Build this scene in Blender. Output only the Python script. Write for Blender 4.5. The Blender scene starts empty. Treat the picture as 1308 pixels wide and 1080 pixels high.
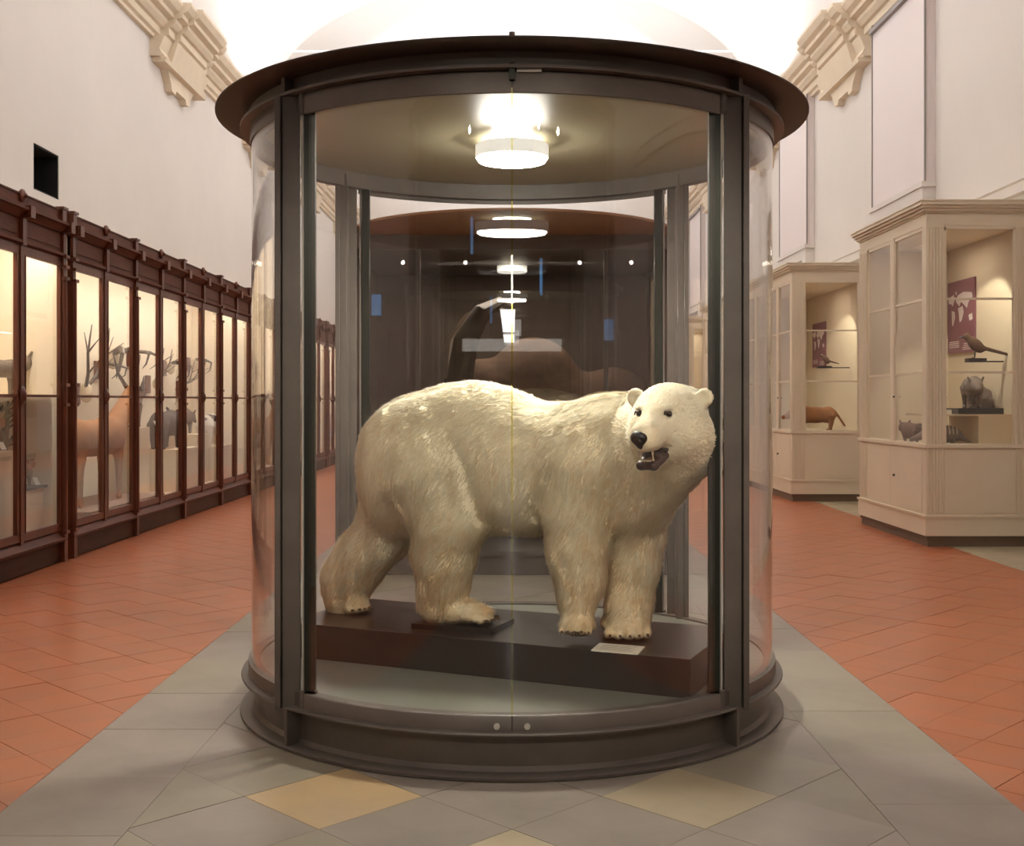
import bpy, math, random
import numpy as np
from mathutils import Vector, Matrix
random.seed(4); NR = np.random.RandomState(7)
scene = bpy.context.scene
COL = scene.collection
# ------------------------------------------------------------------ camera, light, exposure
F = 1481.0; CX = 654.0; CY = 512.0; EYE = 1.55
cam_data = bpy.data.cameras.new('camera'); cam = bpy.data.objects.new('camera', cam_data); COL.objects.link(cam)
cam.location = (0, 0, EYE); cam.rotation_euler = (math.pi/2, 0, 0)
cam_data.sensor_width = 36; cam_data.lens = F/1308*36; cam_data.shift_y = -(540-CY)/1308; cam_data.clip_start = .05
scene.camera = cam
scene.view_settings.view_transform = 'Standard'; scene.view_settings.look = 'None'
scene.view_settings.gamma = 1; scene.view_settings.use_curve_mapping = False
scene.view_settings.exposure = 0.0
scene.cycles.transparent_max_bounces = 40
scene.cycles.max_bounces = 10; scene.cycles.diffuse_bounces = 5; scene.cycles.glossy_bounces = 4
scene.cycles.caustics_reflective = False; scene.cycles.caustics_refractive = False
scene.cycles.sample_clamp_indirect = 8
world = bpy.data.worlds.new('world'); scene.world = world; world.use_nodes = True
world.node_tree.nodes['Background'].inputs[0].default_value = (.9, .8, .72, 1)
world.node_tree.nodes['Background'].inputs[1].default_value = 0.05

def area(name, loc, aim, sx, sy, power, color):
    l = bpy.data.lights.new(name, 'AREA'); l.shape = 'RECTANGLE'; l.size = sx; l.size_y = sy
    l.energy = power; l.color = color
    o = bpy.data.objects.new(name, l); COL.objects.link(o); o.location = loc
    d = Vector(aim)-Vector(loc); o.rotation_euler = d.to_track_quat('-Z', 'Y').to_euler()
    return o
WARM = (.92, .98, 1.0)
for sgn in (-1, 1):
    for yy in (5.5, 14.5, 23.5, 33.0):     # uplights hidden on top of the cornices
        area('cornice_uplight', (sgn*4.75, yy, 7.85), (sgn*3.3, yy, 10.5), .5, 8.0, 480, WARM)

def s2l(c):
    c = c/255.0
    return c/12.92 if c <= .04045 else ((c+.055)/1.055)**2.4
def rgb(r, g, b): return (s2l(r), s2l(g), s2l(b), 1)

# ------------------------------------------------------------------ materials
MATS = {}
def mat(name, base, rough=.6, metal=0, var=.0, vscale=6, bump=0, bscale=60, col2=None, stretch=None, rand=0, spec=.5, wave=None, sheen=0, emit=None):
    m = bpy.data.materials.new(name); m.use_nodes = True; nt = m.node_tree; N = nt.nodes; L = nt.links
    b = N['Principled BSDF']; b.inputs['Roughness'].default_value = rough; b.inputs['Metallic'].default_value = metal
    b.inputs['Specular IOR Level'].default_value = spec
    if sheen: b.inputs['Sheen Weight'].default_value = sheen
    if emit:
        b.inputs['Emission Color'].default_value = emit[0]; b.inputs['Emission Strength'].default_value = emit[1]
    b.inputs['Base Color'].default_value = base
    tc = N.new('ShaderNodeTexCoord'); mp = N.new('ShaderNodeMapping'); L.new(tc.outputs['Object'], mp.inputs[0])
    if stretch: mp.inputs['Scale'].default_value = stretch
    src = None
    if var or col2:
        n = N.new('ShaderNodeTexNoise'); n.inputs['Scale'].default_value = vscale; n.inputs['Detail'].default_value = 6; n.inputs['Roughness'].default_value = .6
        L.new(mp.outputs[0], n.inputs['Vector'])
        r = N.new('ShaderNodeMapRange'); r.inputs['From Min'].default_value = .32; r.inputs['From Max'].default_value = .68; L.new(n.outputs['Fac'], r.inputs['Value'])
        mx = N.new('ShaderNodeMix'); mx.data_type = 'RGBA'; L.new(r.outputs[0], mx.inputs['Factor'])
        c2 = col2 or tuple(x*(1-var) for x in base[:3])+(1,)
        mx.inputs[6].default_value = base; mx.inputs[7].default_value = c2; src = mx.outputs[2]
    if rand:
        oi = N.new('ShaderNodeObjectInfo'); hs = N.new('ShaderNodeHueSaturation')
        r2 = N.new('ShaderNodeMapRange'); r2.inputs['To Min'].default_value = 1-rand; r2.inputs['To Max'].default_value = 1+rand; L.new(oi.outputs['Random'], r2.inputs['Value'])
        L.new(r2.outputs[0], hs.inputs['Value'])
        if src: L.new(src, hs.inputs['Color'])
        else: hs.inputs['Color'].default_value = base
        src = hs.outputs[0]
    if src: L.new(src, b.inputs['Base Color'])
    if bump:
        n2 = N.new('ShaderNodeTexNoise'); n2.inputs['Scale'].default_value = bscale; n2.inputs['Detail'].default_value = 4; L.new(mp.outputs[0], n2.inputs['Vector'])
        bp = N.new('ShaderNodeBump'); bp.inputs['Strength'].default_value = bump; bp.inputs['Distance'].default_value = .01; L.new(n2.outputs['Fac'], bp.inputs['Height'])
        L.new(bp.outputs[0], b.inputs['Normal'])
    MATS[name] = m; return m
def glass(name, tint=(1, 1, 1, 1), f0=.04):
    m = bpy.data.materials.new(name); m.use_nodes = True; nt = m.node_tree; N = nt.nodes; L = nt.links
    N.remove(N['Principled BSDF']); out = N['Material Output']
    tr = N.new('ShaderNodeBsdfTransparent'); tr.inputs[0].default_value = tint
    gl = N.new('ShaderNodeBsdfGlossy'); gl.inputs['Roughness'].default_value = 0.0; gl.inputs[0].default_value = (1, 1, 1, 1)
    g = N.new('ShaderNodeNewGeometry'); dt = N.new('ShaderNodeVectorMath'); dt.operation = 'DOT_PRODUCT'
    L.new(g.outputs['Normal'], dt.inputs[0]); L.new(g.outputs['Incoming'], dt.inputs[1])
    ab = N.new('ShaderNodeMath'); ab.operation = 'ABSOLUTE'; L.new(dt.outputs['Value'], ab.inputs[0])
    o = N.new('ShaderNodeMath'); o.operation = 'SUBTRACT'; o.inputs[0].default_value = 1; L.new(ab.outputs[0], o.inputs[1]); o.use_clamp = True
    p = N.new('ShaderNodeMath'); p.operation = 'POWER'; p.inputs[1].default_value = 5; L.new(o.outputs[0], p.inputs[0])
    q = N.new('ShaderNodeMath'); q.operation = 'MULTIPLY_ADD'; q.inputs[1].default_value = 1-f0; q.inputs[2].default_value = f0; L.new(p.outputs[0], q.inputs[0])
    mx = N.new('ShaderNodeMixShader'); L.new(q.outputs[0], mx.inputs[0]); L.new(tr.outputs[0], mx.inputs[1]); L.new(gl.outputs[0], mx.inputs[2])
    L.new(mx.outputs[0], out.inputs[0]); MATS[name] = m; return m
def emis(name, col, st):
    m = bpy.data.materials.new(name); m.use_nodes = True; N = m.node_tree.nodes
    N.remove(N['Principled BSDF']); e = N.new('ShaderNodeEmission'); e.inputs[0].default_value = col; e.inputs[1].default_value = st
    m.node_tree.links.new(e.outputs[0], N['Material Output'].inputs[0]); MATS[name] = m; return m

mat('plaster', rgb(221, 212, 205), .9, var=.06, vscale=.5, bump=.05, bscale=12)
mat('plaster_cool', rgb(226, 214, 212), .85)
mat('vault_white', rgb(240, 234, 230), .95, var=.03, vscale=.6)
mat('cornice_stone', rgb(226, 208, 184), .85, var=.10, vscale=2)
mat('terracotta', rgb(178, 96, 54), .29, var=.25, vscale=2.5, col2=rgb(166, 100, 70), rand=.06, spec=.65)
mat('terracotta_joint', rgb(178, 116, 84), .8); mat('grout', rgb(176, 160, 140), .8)
mat('sandstone_grey', rgb(154, 142, 130), .36, col2=rgb(138, 128, 118), vscale=2.2, bump=.10, bscale=10, rand=.07)
mat('sandstone_green', rgb(150, 142, 124), .36, col2=rgb(138, 128, 112), vscale=2.2, bump=.10, bscale=10, rand=.08)
mat('sandstone_yellow', rgb(188, 160, 118), .36, col2=rgb(172, 148, 116), vscale=2.2, bump=.10, bscale=10)
mat('sandstone_buff', rgb(176, 160, 130), .36, col2=rgb(162, 148, 124), vscale=2.2, bump=.10, bscale=10)
mat('steel_dark', rgb(106, 97, 90), .42, metal=.1, var=.22, vscale=5, bump=.03, bscale=25)
mat('steel_rust', rgb(62, 46, 36), .5, metal=.1, var=.3, vscale=5); mat('canopy_rust_lit', rgb(156, 106, 68), .5, var=.2, vscale=3)  # second canopy's rust is lightened to stand for its lit underside
mat('steel_stile', rgb(40, 42, 34), .35, metal=.4)
mat('steel_bright', rgb(196, 192, 184), .35, metal=.3)
mat('case_ceiling', rgb(158, 150, 126), .38)
mat('case_floor', rgb(122, 122, 112), .35, var=.08, vscale=3)
mat('plinth_dark', rgb(38, 28, 23), .32, var=.25, vscale=2, stretch=(1, 8, 8))
mat('card_white', rgb(226, 222, 206), .6)
mat('print_grey', rgb(150, 146, 136), .7)
mat('wood', rgb(104, 50, 28), .38, var=.45, vscale=3.0, stretch=(6, 6, 1), bump=.03, bscale=30)
mat('wood_h', rgb(100, 54, 36), .5, var=.4, vscale=3.0, stretch=(6, 1, 6), spec=.15)
mat('wood_base', rgb(74, 44, 30), .5, spec=.15, var=.35, vscale=3.0, stretch=(6, 1, 6))
mat('cab_lining', rgb(232, 216, 190), .85, var=.04, vscale=1)
mat('cab_block', rgb(214, 192, 160), .8, var=.05, vscale=1)
mat('paint_beige', rgb(222, 206, 180), .55, var=.06, vscale=1.5)
mat('paint_skirt', rgb(112, 92, 74), .6)
mat('case_lining', rgb(216, 200, 170), .85)
mat('poster_purple', rgb(132, 82, 88), .6)
mat('poster_white', rgb(228, 214, 208), .6)
mat('hole_black', rgb(20, 15, 12), .9, var=.4, vscale=5)
mat('grille_grey', rgb(150, 142, 138), .6)
mat('dark_wall', rgb(128, 108, 94), .8, var=.2, vscale=.8)
mat('dark_backdrop', rgb(92, 78, 68), .8, var=.25, vscale=1.2)
mat('brown_ox', rgb(100, 74, 54), .85, var=.5, vscale=9, bump=.5, bscale=30)
mat('horn_dark', rgb(88, 74, 60), .45, var=.4, vscale=5)
mat('bone', rgb(206, 190, 160), .6)
mat('fur_tan', rgb(172, 118, 70), .85, col2=rgb(146, 96, 58), vscale=5, bump=.3, bscale=50)
mat('fur_brown', rgb(104, 74, 52), .85, col2=rgb(76, 54, 40), vscale=6, bump=.3, bscale=50)
mat('fur_dark', rgb(62, 48, 40), .85, col2=rgb(44, 34, 30), vscale=6, bump=.3, bscale=50)
mat('fur_grey', rgb(134, 118, 104), .85, col2=rgb(96, 84, 74), vscale=8, bump=.3, bscale=50)
mat('fur_white', rgb(220, 210, 196), .85)
mat('fur_orange', rgb(206, 84, 40), .7)
mat('black', rgb(22, 20, 20), .5)
mat('tag_dark', rgb(30, 26, 26), .5)
mat('bear_skin', rgb(240, 226, 186), .9, col2=rgb(226, 206, 160), vscale=5, bump=.5, bscale=40, sheen=.1)
mat('nose_black', rgb(34, 28, 26), .35, bump=.3, bscale=120)
mat('mouth_dark', rgb(58, 38, 34), .4)
mat('tongue', rgb(120, 76, 66), .4)
mat('eye', rgb(26, 16, 10), .08)
mat('claw', rgb(96, 74, 54), .4)
mat('branch', rgb(96, 78, 60), .85, var=.4, vscale=20)
glass('glass'); glass('glass_flat', (.95, .95, .93, 1), .055)
glass('glass_edge', (.96, .94, .66, 1), .05)
emis('lamp_white', (1, .96, .84, 1), 215); emis('lamp_glow', (1, .965, .85, 1), 110)
mat('lamp_body', rgb(238, 236, 222), .4, emit=((1, .97, .88, 1), .7))
emis('strip_white', (1, .98, .94, 1), 16); emis('sign_blue', (.2, .5, 1, 1), 1.8); emis('transom', (1, .95, .88, 1), 2.2)
emis('spot_white', (1, .96, .9, 1), 30)

# fur strands: colour varies per strand, warmer towards the feet where the coat is stained
def fur_material():
    m = mat('bear_fur', rgb(244, 230, 190), .85, spec=.2, sheen=.15); nt = m.node_tree; N = nt.nodes; L = nt.links
    a = N.new('ShaderNodeAttribute'); a.attribute_name = 'tone'
    mx = N.new('ShaderNodeMix'); mx.data_type = 'RGBA'; L.new(a.outputs['Fac'], mx.inputs['Factor'])
    mx.inputs[6].default_value = rgb(255, 247, 218); mx.inputs[7].default_value = rgb(234, 196, 134)
    L.new(mx.outputs[2], N['Principled BSDF'].inputs['Base Color'])
    m2 = MATS['bear_skin']; nt = m2.node_tree; N = nt.nodes; L = nt.links
    a = N.new('ShaderNodeAttribute'); a.attribute_name = 'tone'
    mx = N.new('ShaderNodeMix'); mx.data_type = 'RGBA'; L.new(a.outputs['Fac'], mx.inputs['Factor'])
    mx.inputs[6].default_value = rgb(254, 244, 212); mx.inputs[7].default_value = rgb(228, 188, 128)
    L.new(mx.outputs[2], N['Principled BSDF'].inputs['Base Color'])
fur_material()

# ------------------------------------------------------------------ mesh helpers
class MB:
    def __init__(s): s.v = []; s.f = []
    def add(s, vs, fs):
        o = len(s.v); s.v += [tuple(map(float, p)) for p in vs]; s.f += [tuple(i+o for i in f) for f in fs]; return s
    def box(s, x0, x1, y0, y1, z0, z1):
        return s.add([(x0, y0, z0), (x1, y0, z0), (x1, y1, z0), (x0, y1, z0), (x0, y0, z1), (x1, y0, z1), (x1, y1, z1), (x0, y1, z1)],
                     [(0, 3, 2, 1), (4, 5, 6, 7), (0, 1, 5, 4), (1, 2, 6, 5), (2, 3, 7, 6), (3, 0, 4, 7)])
    def prism(s, poly, z0, z1):
        n = len(poly); vs = [(p[0], p[1], z0) for p in poly]+[(p[0], p[1], z1) for p in poly]
        return s.add(vs, [tuple(range(n-1, -1, -1)), tuple(range(n, 2*n))]+[(i, (i+1) % n, n+(i+1) % n, n+i) for i in range(n)])
    def prism_y(s, poly, y0, y1):      # poly in (x, z)
        n = len(poly); vs = [(p[0], y0, p[1]) for p in poly]+[(p[0], y1, p[1]) for p in poly]
        return s.add(vs, [tuple(range(n)), tuple(range(2*n-1, n-1, -1))]+[(i, n+i, n+(i+1) % n, (i+1) % n) for i in range(n)])
    def prism_x(s, poly, x0, x1):      # poly in (y, z)
        n = len(poly); vs = [(x0, p[0], p[1]) for p in poly]+[(x1, p[0], p[1]) for p in poly]
        return s.add(vs, [tuple(range(n-1, -1, -1)), tuple(range(n, 2*n))]+[(i, (i+1) % n, n+(i+1) % n, n+i) for i in range(n)])
    def cyl(s, a, b, r0, r1=None, n=12):
        r1 = r0 if r1 is None else r1; a = Vector(a); b = Vector(b); d = (b-a).normalized()
        u = d.orthogonal().normalized(); w = d.cross(u); vs = []
        for c, r in ((a, r0), (b, r1)):
            for i in range(n):
                t = 2*math.pi*i/n; vs.append(c+u*math.cos(t)*r+w*math.sin(t)*r)
        return s.add(vs, [tuple(range(n-1, -1, -1)), tuple(range(n, 2*n))]+[(i, (i+1) % n, n+(i+1) % n, n+i) for i in range(n)])
    def tube(s, pts, rs, n=8):
        pts = [Vector(p) for p in pts]; u = None; vs = []; m = len(pts)
        for k, p in enumerate(pts):
            d = (pts[min(k+1, m-1)]-pts[max(k-1, 0)]).normalized()
            u = d.orthogonal().normalized() if u is None else (u-d*u.dot(d)).normalized()
            w = d.cross(u); r = rs[k] if hasattr(rs, '__len__') else rs
            for i in range(n):
                t = 2*math.pi*i/n; vs.append(p+u*math.cos(t)*r+w*math.sin(t)*r)
        fs = [tuple(range(n-1, -1, -1)), tuple(range((m-1)*n, m*n))]
        for k in range(m-1):
            for i in range(n): fs.append((k*n+i, k*n+(i+1) % n, (k+1)*n+(i+1) % n, (k+1)*n+i))
        return s.add(vs, fs)
    def lathe(s, prof, c, n=24, closed=False):
        vs = []; m = len(prof)
        for r, z in prof:
            for i in range(n):
                t = 2*math.pi*i/n; vs.append((c[0]+r*math.cos(t), c[1]+r*math.sin(t), c[2]+z))
        fs = []
        for k in range(m if closed else m-1):
            k2 = (k+1) % m
            for i in range(n): fs.append((k*n+i, k*n+(i+1) % n, k2*n+(i+1) % n, k2*n+i))
        if not closed: fs += [tuple(range(n-1, -1, -1)), tuple(range((m-1)*n, m*n))]
        return s.add(vs, fs)
    def arc(s, prof, c, a0, a1, n=24):
        """profile (r, z) polygon swept round centre c from angle a0 to a1 (0 = towards the camera, + = right)"""
        m = len(prof); vs = []
        for j in range(n+1):
            t = math.radians(a0+(a1-a0)*j/n)
            for r, z in prof: vs.append((c[0]+r*math.sin(t), c[1]-r*math.cos(t), z))
        fs = []
        for j in range(n):
            for i in range(m): fs.append((j*m+i, j*m+(i+1) % m, (j+1)*m+(i+1) % m, (j+1)*m+i))
        return s.add(vs, fs+[tuple(range(m-1, -1, -1)), tuple(range(n*m, (n+1)*m))])
    def ball(s, c, r, n=12, rot=None):
        rx, ry, rz = (r, r, r) if not hasattr(r, '__len__') else r; vs = []; m = n//2+1
        for k in range(m+1):
            ph = math.pi*k/m
            for i in range(n):
                t = 2*math.pi*i/n; p = Vector((rx*math.sin(ph)*math.cos(t), ry*math.sin(ph)*math.sin(t), rz*math.cos(ph)))
                if rot is not None: p = rot@p
                vs.append(Vector(c)+p)
        return s.add(vs, [(k*n+i, (k+1)*n+i, (k+1)*n+(i+1) % n, k*n+(i+1) % n) for k in range(m) for i in range(n)])
    def xf(s, f): s.v = [tuple(f(Vector(p))) for p in s.v]; return s
    def mesh(s, name, material, smooth=True, angle=35):
        me = bpy.data.meshes.new(name); me.from_pydata(s.v, [], s.f); me.validate(); me.update()
        import bmesh
        b = bmesh.new(); b.from_mesh(me); bmesh.ops.remove_doubles(b, verts=b.verts, dist=1e-6); bmesh.ops.recalc_face_normals(b, faces=b.faces); b.to_mesh(me); b.free()
        if smooth: me.shade_smooth(); me.set_sharp_from_angle(angle=math.radians(angle))
        me.materials.append(MATS[material] if isinstance(material, str) else material); return me
def put(name, mb, material, parent=None, smooth=True, kind=None, label=None, angle=35):
    me = mb if isinstance(mb, bpy.types.Mesh) else None
    if me is None:
        if parent is not None: L = parent_world(parent); mb.v = [(p[0]-L[0], p[1]-L[1], p[2]-L[2]) for p in mb.v]
        me = mb.mesh(name, material, smooth, angle)
    o = bpy.data.objects.new(name, me); COL.objects.link(o)
    if parent is not None: o.parent = parent
    if kind: o['kind'] = kind
    if label: o['label'] = label
    return o
def parent_world(p):
    L = Vector((0, 0, 0))
    while p is not None: L += p.location; p = p.parent
    return L
def thing(name, label, cat, loc=(0, 0, 0), group=None):
    o = bpy.data.objects.new(name, None); COL.objects.link(o); o.location = loc; o.empty_display_size = .1
    return tag(o, label, cat, group)
def tag(o, label, cat, group=None):
    o['label'] = label; o['category'] = cat
    if group: o['group'] = group
    return o
def solo(name, mb, material, label, cat, loc=(0, 0, 0), group=None, **k):
    mb.v = [(p[0]-loc[0], p[1]-loc[1], p[2]-loc[2]) for p in mb.v]
    o = put(name, mb, material, **k); o.location = loc; return tag(o, label, cat, group)
def struct(name, mb, material, **k): return put(name, mb, material, kind='structure', **k)
def link_copy(o, loc, parent):
    c = o.copy(); COL.objects.link(c); c.parent = parent; c.location = loc; return c

# ------------------------------------------------------------------ distance-field bodies (numpy surface nets)
def smin(a, b, k):
    h = np.maximum(k-np.abs(a-b), 0)/k
    return np.minimum(a, b)-h*h*k*.25
def sdf_grid(prims, res):
    los = []; his = []
    for p in prims:
        if p['op'] != 'add': continue
        if p['t'] == 'cap':
            r = max(p['ra'], p['rb']); A = np.minimum(p['a'], p['b'])-r; B = np.maximum(p['a'], p['b'])+r
        else:
            r = max(p['r']); A = np.array(p['c'])-r; B = np.array(p['c'])+r
        los.append(A); his.append(B)
    lo = np.min(los, 0)-3*res; hi = np.max(his, 0)+3*res
    n = np.ceil((hi-lo)/res).astype(int)+1
    D = np.full(tuple(n), 1.0, np.float32)
    ax = [lo[i]+res*np.arange(n[i]) for i in range(3)]
    for p in prims:
        k = p['k']; mg = k+3*res+.02
        if p['t'] == 'cap':
            r = max(p['ra'], p['rb']); A = np.minimum(p['a'], p['b'])-r-mg; B = np.maximum(p['a'], p['b'])+r+mg
        else:
            r = max(p['r']); A = np.array(p['c'])-r-mg; B = np.array(p['c'])+r+mg
        i0 = np.clip(((A-lo)/res).astype(int), 0, n); i1 = np.clip(((B-lo)/res).astype(int)+2, 0, n)
        if np.any(i1 <= i0): continue
        sl = tuple(slice(i0[i], i1[i]) for i in range(3))
        X, Y, Z = np.meshgrid(*[ax[i][sl[i]] for i in range(3)], indexing='ij')
        if p['t'] == 'cap':
            a = np.array(p['a']); ba = np.array(p['b'])-a; L2 = max(ba.dot(ba), 1e-9)
            px, py, pz = X-a[0], Y-a[1], Z-a[2]
            h = np.clip((px*ba[0]+py*ba[1]+pz*ba[2])/L2, 0, 1)
            d = np.sqrt((px-h*ba[0])**2+(py-h*ba[1])**2+(pz-h*ba[2])**2)-(p['ra']+(p['rb']-p['ra'])*h)
        else:
            px, py, pz = X-p['c'][0], Y-p['c'][1], Z-p['c'][2]
            M = p.get('m')
            if M is not None:
                px, py, pz = (M[0][0]*px+M[0][1]*py+M[0][2]*pz, M[1][0]*px+M[1][1]*py+M[1][2]*pz, M[2][0]*px+M[2][1]*py+M[2][2]*pz)
            r = p['r']; q0 = np.sqrt((px/r[0])**2+(py/r[1])**2+(pz/r[2])**2); q1 = np.sqrt((px/r[0]**2)**2+(py/r[1]**2)**2+(pz/r[2]**2)**2)
            d = q0*(q0-1)/np.maximum(q1, 1e-6)
        if p['op'] == 'add': D[sl] = smin(D[sl], d.astype(np.float32), k)
        else: D[sl] = -smin(-D[sl], d.astype(np.float32), k)
    return D, lo, res
def surface_nets(D, lo, res):
    S = D < 0; nx, ny, nz = D.shape
    acc = np.zeros((nx-1, ny-1, nz-1, 3), np.float32); cnt = np.zeros((nx-1, ny-1, nz-1), np.float32)
    def sub(A, c): return A[c[0]:c[0]+nx-1, c[1]:c[1]+ny-1, c[2]:c[2]+nz-1]
    for axis in range(3):
        o = [i for i in range(3) if i != axis]
        for u in (0, 1):
            for v in (0, 1):
                c0 = [0, 0, 0]; c0[o[0]] = u; c0[o[1]] = v; c1 = list(c0); c1[axis] = 1
                a = sub(D, c0); b = sub(D, c1); m = (a < 0) != (b < 0)
                t = np.where(m, a/np.where(m, a-b, 1), 0)
                for i in range(3): acc[..., i] += m*(c0[i]+(t if i == axis else 0))
                cnt += m
    act = cnt > 0; idx = -np.ones(act.shape, np.int64); idx[act] = np.arange(act.sum())
    cc = np.argwhere(act); V = (cc+acc[act]/cnt[act][:, None])*res+np.array(lo)
    quads = []
    for axis in range(3):
        o = [i for i in range(3) if i != axis]; o1, o2 = o
        sa = [slice(None)]*3; sb = [slice(None)]*3; sa[axis] = slice(0, -1); sb[axis] = slice(1, None)
        m = S[tuple(sa)] != S[tuple(sb)]; inside = S[tuple(sa)]
        e = np.argwhere(m); e = e[(e[:, o1] > 0) & (e[:, o2] > 0) & (e[:, o1] < D.shape[o1]-1) & (e[:, o2] < D.shape[o2]-1)]
        if len(e) == 0: continue
        def cell(d1, d2):
            c = e.copy(); c[:, o1] += d1; c[:, o2] += d2; return idx[c[:, 0], c[:, 1], c[:, 2]]
        q = np.stack([cell(-1, -1), cell(0, -1), cell(0, 0), cell(-1, 0)], 1)
        ins = inside[e[:, 0], e[:, 1], e[:, 2]]; flip = ins if axis != 1 else ~ins
        q[~flip] = q[~flip][:, ::-1]; quads.append(q)
    return V, np.concatenate(quads)
def sdf_mesh(name, prims, res, material, attr=None):
    V, Q = surface_nets(*sdf_grid(prims, res))
    me = bpy.data.meshes.new(name); me.from_pydata(V.tolist(), [], Q.tolist()); me.update(); me.shade_smooth()
    me.materials.append(MATS[material]); return me
def cap(a, b, ra, rb, k=.05, op='add'): return dict(t='cap', a=np.array(a, float), b=np.array(b, float), ra=ra, rb=rb, k=k, op=op)
def ell(c, r, k=.05, op='add', m=None): return dict(t='ell', c=np.array(c, float), r=r, k=k, op=op, m=m)

# ================================================================== SETTING
XW = 5.57; YEND = 38.0; SPRING = 7.62; CABX = 4.35
floor = struct('floor', MB().box(-7, 7, -26, YEND+.3, -.2, -.012), 'terracotta_joint')
put('grout', MB().box(-1.93, 1.93, -25, YEND, -.03, -.004), 'grout', floor, kind='stuff', smooth=False)
# --- stone band: border slabs and diamond slabs, each its own part
def slab(poly, m, name='stone_slab', gap=.0018):
    c = (sum(p[0] for p in poly)/len(poly), sum(p[1] for p in poly)/len(poly)); q = []
    for p in poly:
        d = math.hypot(p[0]-c[0], p[1]-c[1]); s = 1-gap/d; q.append((c[0]+(p[0]-c[0])*s-c[0], c[1]+(p[1]-c[1])*s-c[1]))
    me = MB().prism(q, -.03, random.uniform(-.0008, .0006)).mesh(name, m, False)
    o = put(name, me, m, floor); o.location = (c[0], c[1], 0); return o
def clip(poly, axis, val, keep_less):
    out = []
    for i in range(len(poly)):
        a, b = poly[i], poly[(i+1) % len(poly)]
        ia = (a[axis] <= val) == keep_less or a[axis] == val; ib = (b[axis] <= val) == keep_less or b[axis] == val
        if ia: out.append(a)
        if ia != ib:
            t = (val-a[axis])/(b[axis]-a[axis]); out.append((a[0]+t*(b[0]-a[0]), a[1]+t*(b[1]-a[1])))
    r = []
    for p in out:
        if not r or math.hypot(p[0]-r[-1][0], p[1]-r[-1][1]) > .004: r.append(p)
    if len(r) > 1 and math.hypot(r[0][0]-r[-1][0], r[0][1]-r[-1][1]) < .004: r.pop()
    return r
XB, XI = 1.93, 1.39
for sgn, ys in ((-1, [2.4, 3.45, 4.135, 4.78, 5.48, 6.15, 6.95, 7.8]), (1, [2.4, 3.2, 3.8, 4.457, 5.10, 5.80, 7.19, 7.9])):
    while ys[-1] < 17: ys.append(ys[-1]+random.uniform(.6, .95))
    for a, b in zip(ys, ys[1:]):
        slab([(sgn*XI, a), (sgn*XB, a), (sgn*XB, b), (sgn*XI, b)] if sgn > 0 else [(sgn*XB, a), (sgn*XI, a), (sgn*XI, b), (sgn*XB, b)], random.choice(['sandstone_grey', 'sandstone_grey', 'sandstone_green']))
MATS['sandstone_green'].name = 'sandstone_green'
special = {(-.70, 4.55): 'sandstone_yellow', (.70, 4.55): 'sandstone_buff', (0, 3.85): 'sandstone_buff', (-.70, 3.85): 'sandstone_green', (.7, 3.85): 'sandstone_grey', (1.05, 4.2): 'sandstone_grey', (.35, 4.2): 'sandstone_grey', (-.35, 4.2): 'sandstone_grey', (0, 4.55): 'sandstone_grey'}
h = .35; j = 0; y = 2.8-.35
while y < 11.5:
    off = 0 if j % 2 == 0 else h
    # rows with centres at y = 4.55 + n*.35
    xs = [k*.7+(0 if j % 2 == 0 else .35) for k in range(-2, 3)]
    for x in xs:
        p = [(x-h, y), (x, y-h), (x+h, y), (x, y+h)]; p = clip(clip(p, 0, XI, True), 0, -XI, False)
        if len(p) < 3: continue
        m = special.get((round(x, 2), round(y, 2)))
        if m is None: m = random.choice(['sandstone_grey', 'sandstone_grey', 'sandstone_grey', 'sandstone_green', 'sandstone_green'])
        slab(p, m)
    y += .35; j += 1
far = MB().box(-XB, XB, 17.5, YEND, -.03, -.0004)
far.box(-XI, XI, 11.3, 17.5, -.03, -.0006)
put('stone_paving', far, 'sandstone_grey', floor, kind='stuff', smooth=False)
near = MB().box(-XB, XB, -25, 2.40, -.03, -.0005)
put('near_paving', near, 'sandstone_grey', floor, kind='stuff', smooth=False)
# --- terracotta squares laid on the diagonal
cand = []
hd = .22
for sgn in (-1, 1):
    lo_x, hi_x = (-CABX+.02, -XB) if sgn < 0 else (XB, 4.66)
    ny = 0; y = 2.0
    while y < YEND:
        x = lo_x-hd+(hd if ny % 2 else 0)
        while x < hi_x+hd:
            p = [(x-hd, y), (x, y-hd), (x+hd, y), (x, y+hd)]; p = clip(clip(p, 0, hi_x, True), 0, lo_x, False)
            if len(p) >= 3:
                vis = abs(CX+F*x/y-654) < 680 and y > 3.9
                cand.append((0 if vis else 1, y, x, p))
            x += 2*hd
        y += hd; ny += 1
cand.sort(key=lambda t: (t[0], t[1]))
base_me = {}
rest = MB()
for n_, (vv, y, x, p) in enumerate(cand):
    if n_ < 290 and not vv:
        if len(p) == 4 and abs(p[0][0]-(x-hd)) < 1e-6:
            if 'd' not in base_me:
                g = hd-.0022; base_me['d'] = MB().prism([(-g, 0), (0, -g), (g, 0), (0, g)], -.03, 0).mesh('terracotta_tile', 'terracotta', False)
            o = put('terracotta_tile', base_me['d'], 'terracotta', floor); o.location = (x, y, random.uniform(-.0012, .0006)); o.rotation_euler = (random.gauss(0, .0010), random.gauss(0, .0010), 0)
        else: slab(p, 'terracotta', 'terracotta_tile')
    else:
        c = (sum(q[0] for q in p)/len(p), sum(q[1] for q in p)/len(p))
        rest.prism([(c[0]+(q[0]-c[0])*.985, c[1]+(q[1]-c[1])*.985) for q in p], -.02, -.0006)
put('terracotta_paving', rest, 'terracotta', floor, kind='stuff', smooth=False)
side = MB()
yy = 2.0
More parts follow.
